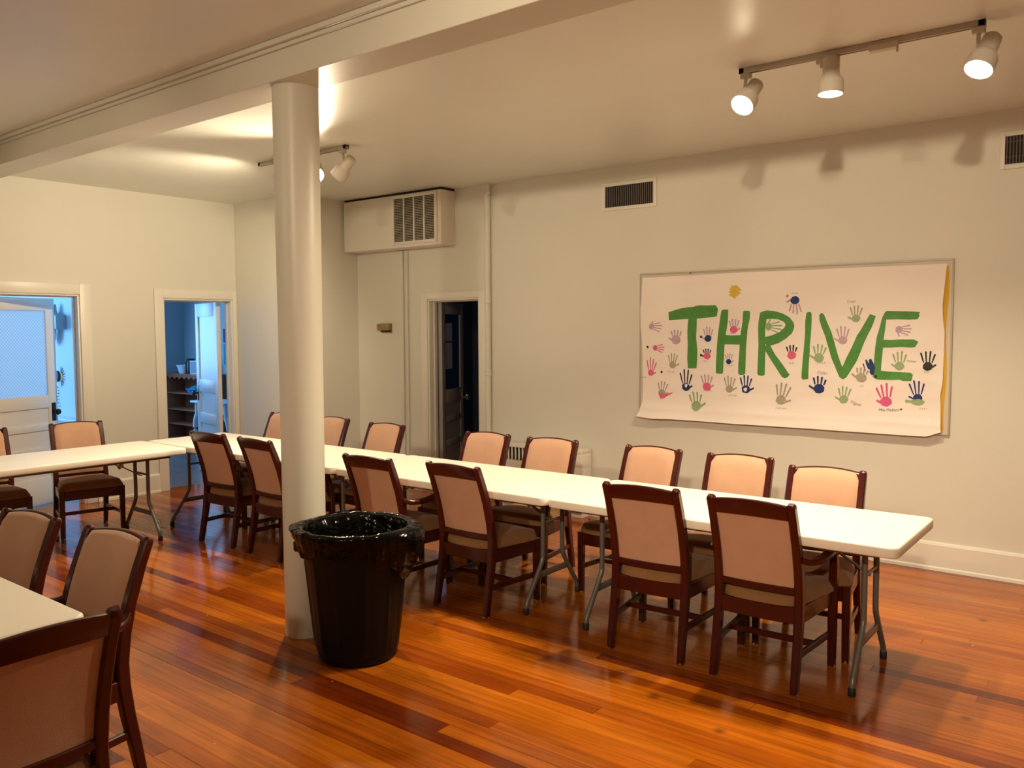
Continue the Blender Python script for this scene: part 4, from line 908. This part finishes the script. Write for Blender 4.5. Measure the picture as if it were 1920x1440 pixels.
def rail(x0, x1, y, label):
    r = empty('track_rail', ((x0 + x1) / 2, y, 3.09)); tag(r, label, 'track'); w = (x1 - x0) / 2
    bm = nb(); box(bm, (-w, -0.018, -0.010), (w, -0.007, 0.0195), 0.002); box(bm, (-w, 0.007, -0.010), (w, 0.018, 0.0195), 0.002); box(bm, (-w, -0.007, 0.002), (w, 0.007, 0.0195)); box(bm, (-w, -0.018, -0.010), (-w + 0.03, 0.018, 0.0195), 0.002); box(bm, (w - 0.03, -0.018, -0.010), (w, 0.018, 0.0195), 0.002)
    obj('channel', bm, 'railgrey', r, True); return r
TRK[0] = 4.483
rl = rail(-1.955, -0.765, 4.483, 'grey ceiling track above the banner end of the room, carrying three lamps')
bx = obj('feed_box', box(nb(), (0.085, -0.026, -0.030), (0.215, 0.022, 0.0), 0.004), 'lampwhite', rl, True)
obj('loose_tab', box(nb(), (0.216, -0.03, -0.055), (0.222, -0.01, -0.005), 0.001), 'lampwhite', bx, True)
GT = 'lamps on the right ceiling track'
head((-1.865, 4.50, 3.020), (-0.12, -0.62, -0.64), 'lit track lamp at the left end of the right ceiling track, glaring at us', GT, 190, 140, spotaim=(-2.3, 3.6, 0.7))
head((-1.462, 4.483, 3.082), (0.0, -0.04, -1.0), 'lit track lamp in the middle of the right track, hanging straight down', GT, 150, 140)
head((-0.735, 4.495, 3.030), (-0.20, -0.45, -0.80), 'lit track lamp at the far right end of the right ceiling track', GT, 112, 145, spotaim=(-1.1, 3.6, 0.0))
TRK[0] = 4.365
rail(-6.178, -5.060, 4.365, 'short grey ceiling track half hidden by the column')
GT2 = 'lamps on the left ceiling track'
head((-5.030, 4.385, 3.010), (-0.72, -0.15, -0.68), 'unlit cream track lamp just right of the column, tipped to the left', GT2, 0, 100, lit=False)
head((-5.435, 4.365, 3.000), (0.60, -0.50, -0.50), 'lit track lamp peeking out from behind the column', GT2, 260, 150, spotaim=(-5.0, 3.2, 1.9))
head((-5.69, 4.365, 3.020), (-0.55, -0.45, -0.60), 'lit track lamp hidden behind the column, facing the glazed doors', GT2, 180, 138, spotaim=(-8.4, 3.6, 0.9))

# ------------------------------------------------------------------ things seen through the doors
bc = empty('bookcase', (-11.55, 6.93, 0)); tag(bc, 'brown wooden bookcase with a scalloped top rail in the blue-lit storeroom', 'bookcase')
bm = nb()
for x in (-0.555, 0.53): obj('side_board', box(nb(), (x, -0.165, 0.0), (x + 0.025, 0.165, 1.03), 0.002), 'oak', bc, True)
for z in (0.08, 0.31, 0.53, 0.775): obj('shelf', box(nb(), (-0.53, -0.160, z - 0.022), (0.53, 0.155, z), 0.002), 'oak', bc, True)
obj('top_board', box(nb(), (-0.575, -0.178, 1.0305), (0.575, 0.165, 1.056), 0.003), 'oak', bc, True)
obj('back_board', box(nb(), (-0.53, 0.156, 0.0), (0.53, 0.164, 1.03)), 'oak', bc)
pol = [(-0.53, 1.03), (-0.53, 0.96)]
for k in range(8):
    x0 = -0.53 + 1.06 * k / 8; x1 = -0.53 + 1.06 * (k + 1) / 8
    pol += [(lerp(x0, x1, t), 0.955 + 0.055 * math.sin(PI * t) ** 0.6) for t in (0.08, 0.2, 0.35, 0.5, 0.65, 0.8, 0.92)]
pol += [(0.53, 0.96), (0.53, 1.03)]
obj('scalloped_rail', prism(nb(), pol, -0.172, -0.158), 'oak', bc)
def tub(name, loc, r0, r1, h, m, label, cat, lipm=None):
    t = empty(name, loc); tag(t, label, cat)
    obj('tub', lathe(nb(), [(0, 0.002), (r0, 0.002), (r1, h), (r1 * 1.1, h), (r1 * 1.1, h + 0.012), (r1 * 0.95, h + 0.012), (r0 * 0.93, 0.012), (0, 0.012)], 28), m, t, True)
    return t
tub('plastic_tub', (-11.72, 6.86, 1.0565), 0.065, 0.10, 0.115, 'whitebin', 'small white flared tub on top of the bookcase', 'tub')
jar = empty('black_canister', (-11.53, 6.86, 1.0565)); tag(jar, 'tall black canister on top of the bookcase beside the white tub', 'canister')
obj('body', lathe(nb(), [(0, 0), (0.07, 0), (0.072, 0.01), (0.072, 0.17), (0.066, 0.185), (0, 0.185)], 24), 'blackplastic', jar, True); obj('lid', lathe(nb(), [(0.0, 0.186), (0.06, 0.186), (0.062, 0.215), (0.05, 0.225), (0, 0.226)], 24), 'blackplastic', jar, True)
cr = empty('clear_crate', (-11.31, 6.87, 1.0565)); tag(cr, 'pale translucent crate on top of the bookcase behind the door edge', 'crate')
obj('shell', frame4(nb(), -0.11, 0.11, 0.001, 0.20, 0.012, -0.09, 0.09, 0.003), 'whitebin', cr, True); obj('front', box(nb(), (-0.098, -0.085, 0.013), (0.098, -0.080, 0.188)), 'greyplastic', cr)
bt = empty('blue_tray', (-11.33, 6.85, 0.7755)); tag(bt, 'blue plastic tray of odds and ends on the upper bookcase shelf', 'tray')
obj('tray', lathe(nb(), [(0, 0.002), (0.13, 0.002), (0.19, 0.075), (0.196, 0.078), (0.18, 0.07), (0.125, 0.012), (0, 0.012)], 4, Matrix.Rotation(PI / 4, 4, 'Z') @ Matrix.Scale(0.72, 4, (0, 1, 0))), 'bluebin', bt)
obj('cloth', lathe(nb(), [(0, 0.125), (0.05, 0.12), (0.10, 0.095), (0.13, 0.06), (0.10, 0.03), (0, 0.02)], 18), 'teal', bt, True)
wt = empty('console_table', (-10.27, 6.40, 0)); wt.scale = (1, 1, 1.105); tag(wt, 'white console table with curved cabriole legs in front of the bookcase', 'table')
obj('tabletop', box(nb(), (-0.20, -0.20, 0.66), (0.60, 0.20, 0.685), 0.008), 'whitewood', wt, True)
obj('apron', box(nb(), (-0.13, -0.15, 0.54), (0.55, 0.15, 0.66), 0.004), 'whitewood', wt, True)
for x, sx2 in ((-0.13, -1), (0.55, 1)):
    for y in (-0.14, 0.14):
        bm = tube(nb(), [(x, y, 0.66), (x, y, 0.60), (x, y, 0.50)], 0.026, 10)
        pts = smoothcurve([(x, y, 0.51), (x + sx2 * 0.045, y, 0.42), (x + sx2 * 0.05, y, 0.30), (x, y, 0.12), (x - sx2 * 0.02, y, 0.04), (x + sx2 * 0.03, y, 0.006)], 5)
        sweep(bm, pts, circ(0.03, 10), scale=[lerp(1.1, 0.6, k / (len(pts) - 1)) for k in range(len(pts))]); obj('leg', bm, 'whitewood', wt, True)
# posters pinned to the storeroom side wall, glimpsed between door and jamb
for z0, z1, m, lab in ((1.52, 1.72, 'navy', 'dark blue notice glimpsed between the far door and its jamb'), (1.20, 1.50, 'teal', 'teal notice glimpsed between the far door and its jamb, below the blue one')):
    n_ = empty('wall_notice', (-10.68, 7.098, z0)); tag(n_, lab, 'poster'); obj('sheet', box(nb(), (-0.35, -0.004, 0), (0.35, -0.0005, z1 - z0)), m, n_)
# playroom wall: grey speaker, paper flower, string and sill
sp = empty('wall_fixture', (-9.665, 4.2, 1.80)); tag(sp, 'grey box fixed to the light wall inside the glazed door room', 'fixture')  # unidentified grey wall object: box with a peak above and an oval below
obj('case', box(nb(), (-0.17, -0.11, -0.085), (0.17, -0.001, 0.075), 0.012), 'greyplastic', sp, True)
obj('bracket', prism(nb(), [(-0.07, 0.076), (0.06, 0.076), (0.02, 0.11), (0.0, 0.19), (-0.03, 0.12)], -0.08, -0.03), 'greyplastic', sp)
obj('paddle', lathe(nb(), [(0, -0.02), (0.06, -0.02), (0.068, 0), (0.06, 0.02), (0, 0.02)], 24, Matrix.Translation((-0.06, -0.06, -0.155)) @ Matrix.Rotation(0.6, 4, 'Y') @ Matrix.Rotation(PI / 2, 4, 'X') @ Matrix.Scale(1.5, 4, (0, 1, 0))), 'whitebin', sp, True)
fl = empty('paper_flower', (-9.715, 4.2, 1.20)); tag(fl, 'blue and yellow paper flower with spiky rays on the playroom wall', 'decoration')
obj('centre', lathe(nb(), [(0, 0), (0.062, 0), (0.055, 0.02), (0, 0.03)], 24, Matrix.Translation((-0.03, -0.004, 0)) @ Matrix.Rotation(PI / 2, 4, 'X')), 'navy', fl, True)
obj('disc', lathe(nb(), [(0, 0), (0.055, 0), (0.055, 0.003), (0, 0.003)], 24, Matrix.Translation((0.03, -0.001, 0)) @ Matrix.Rotation(PI / 2, 4, 'X')), 'sun', fl)
bm = nb()
for k in range(9):
    a = -1.3 + 2.6 * k / 8; sweep(bm, [(0.03 + 0.05 * math.cos(a), -0.004, 0.05 * math.sin(a)), (0.03 + 0.115 * math.cos(a), -0.008, 0.115 * math.sin(a))], circ(0.003, 5))
obj('rays', bm, 'navy', fl)
st_ = empty('bead_string', (-9.74, 4.195, 1.08)); tag(st_, 'thin string of small dark beads hanging below the paper flower', 'string')
for k in range(9): obj('bead', lathe(nb(), [(0, -0.008), (0.008, 0), (0, 0.008)], 8, Matrix.Translation((0.012 * math.sin(k * 1.3), -0.006, -0.035 * k))), 'navy', st_, True)
lg = empty('wall_ledge', (-9.7, 4.2, 0.765)); tag(lg, 'pale painted ledge along the playroom wall', 'shelf')
obj('board', box(nb(), (-0.9, -0.16, -0.03), (1.0, -0.001, 0.0), 0.004), 'whitewood', lg, True); obj('support', box(nb(), (-0.85, -0.14, -0.76), (0.95, -0.002, -0.0305)), 'blueroom', lg)
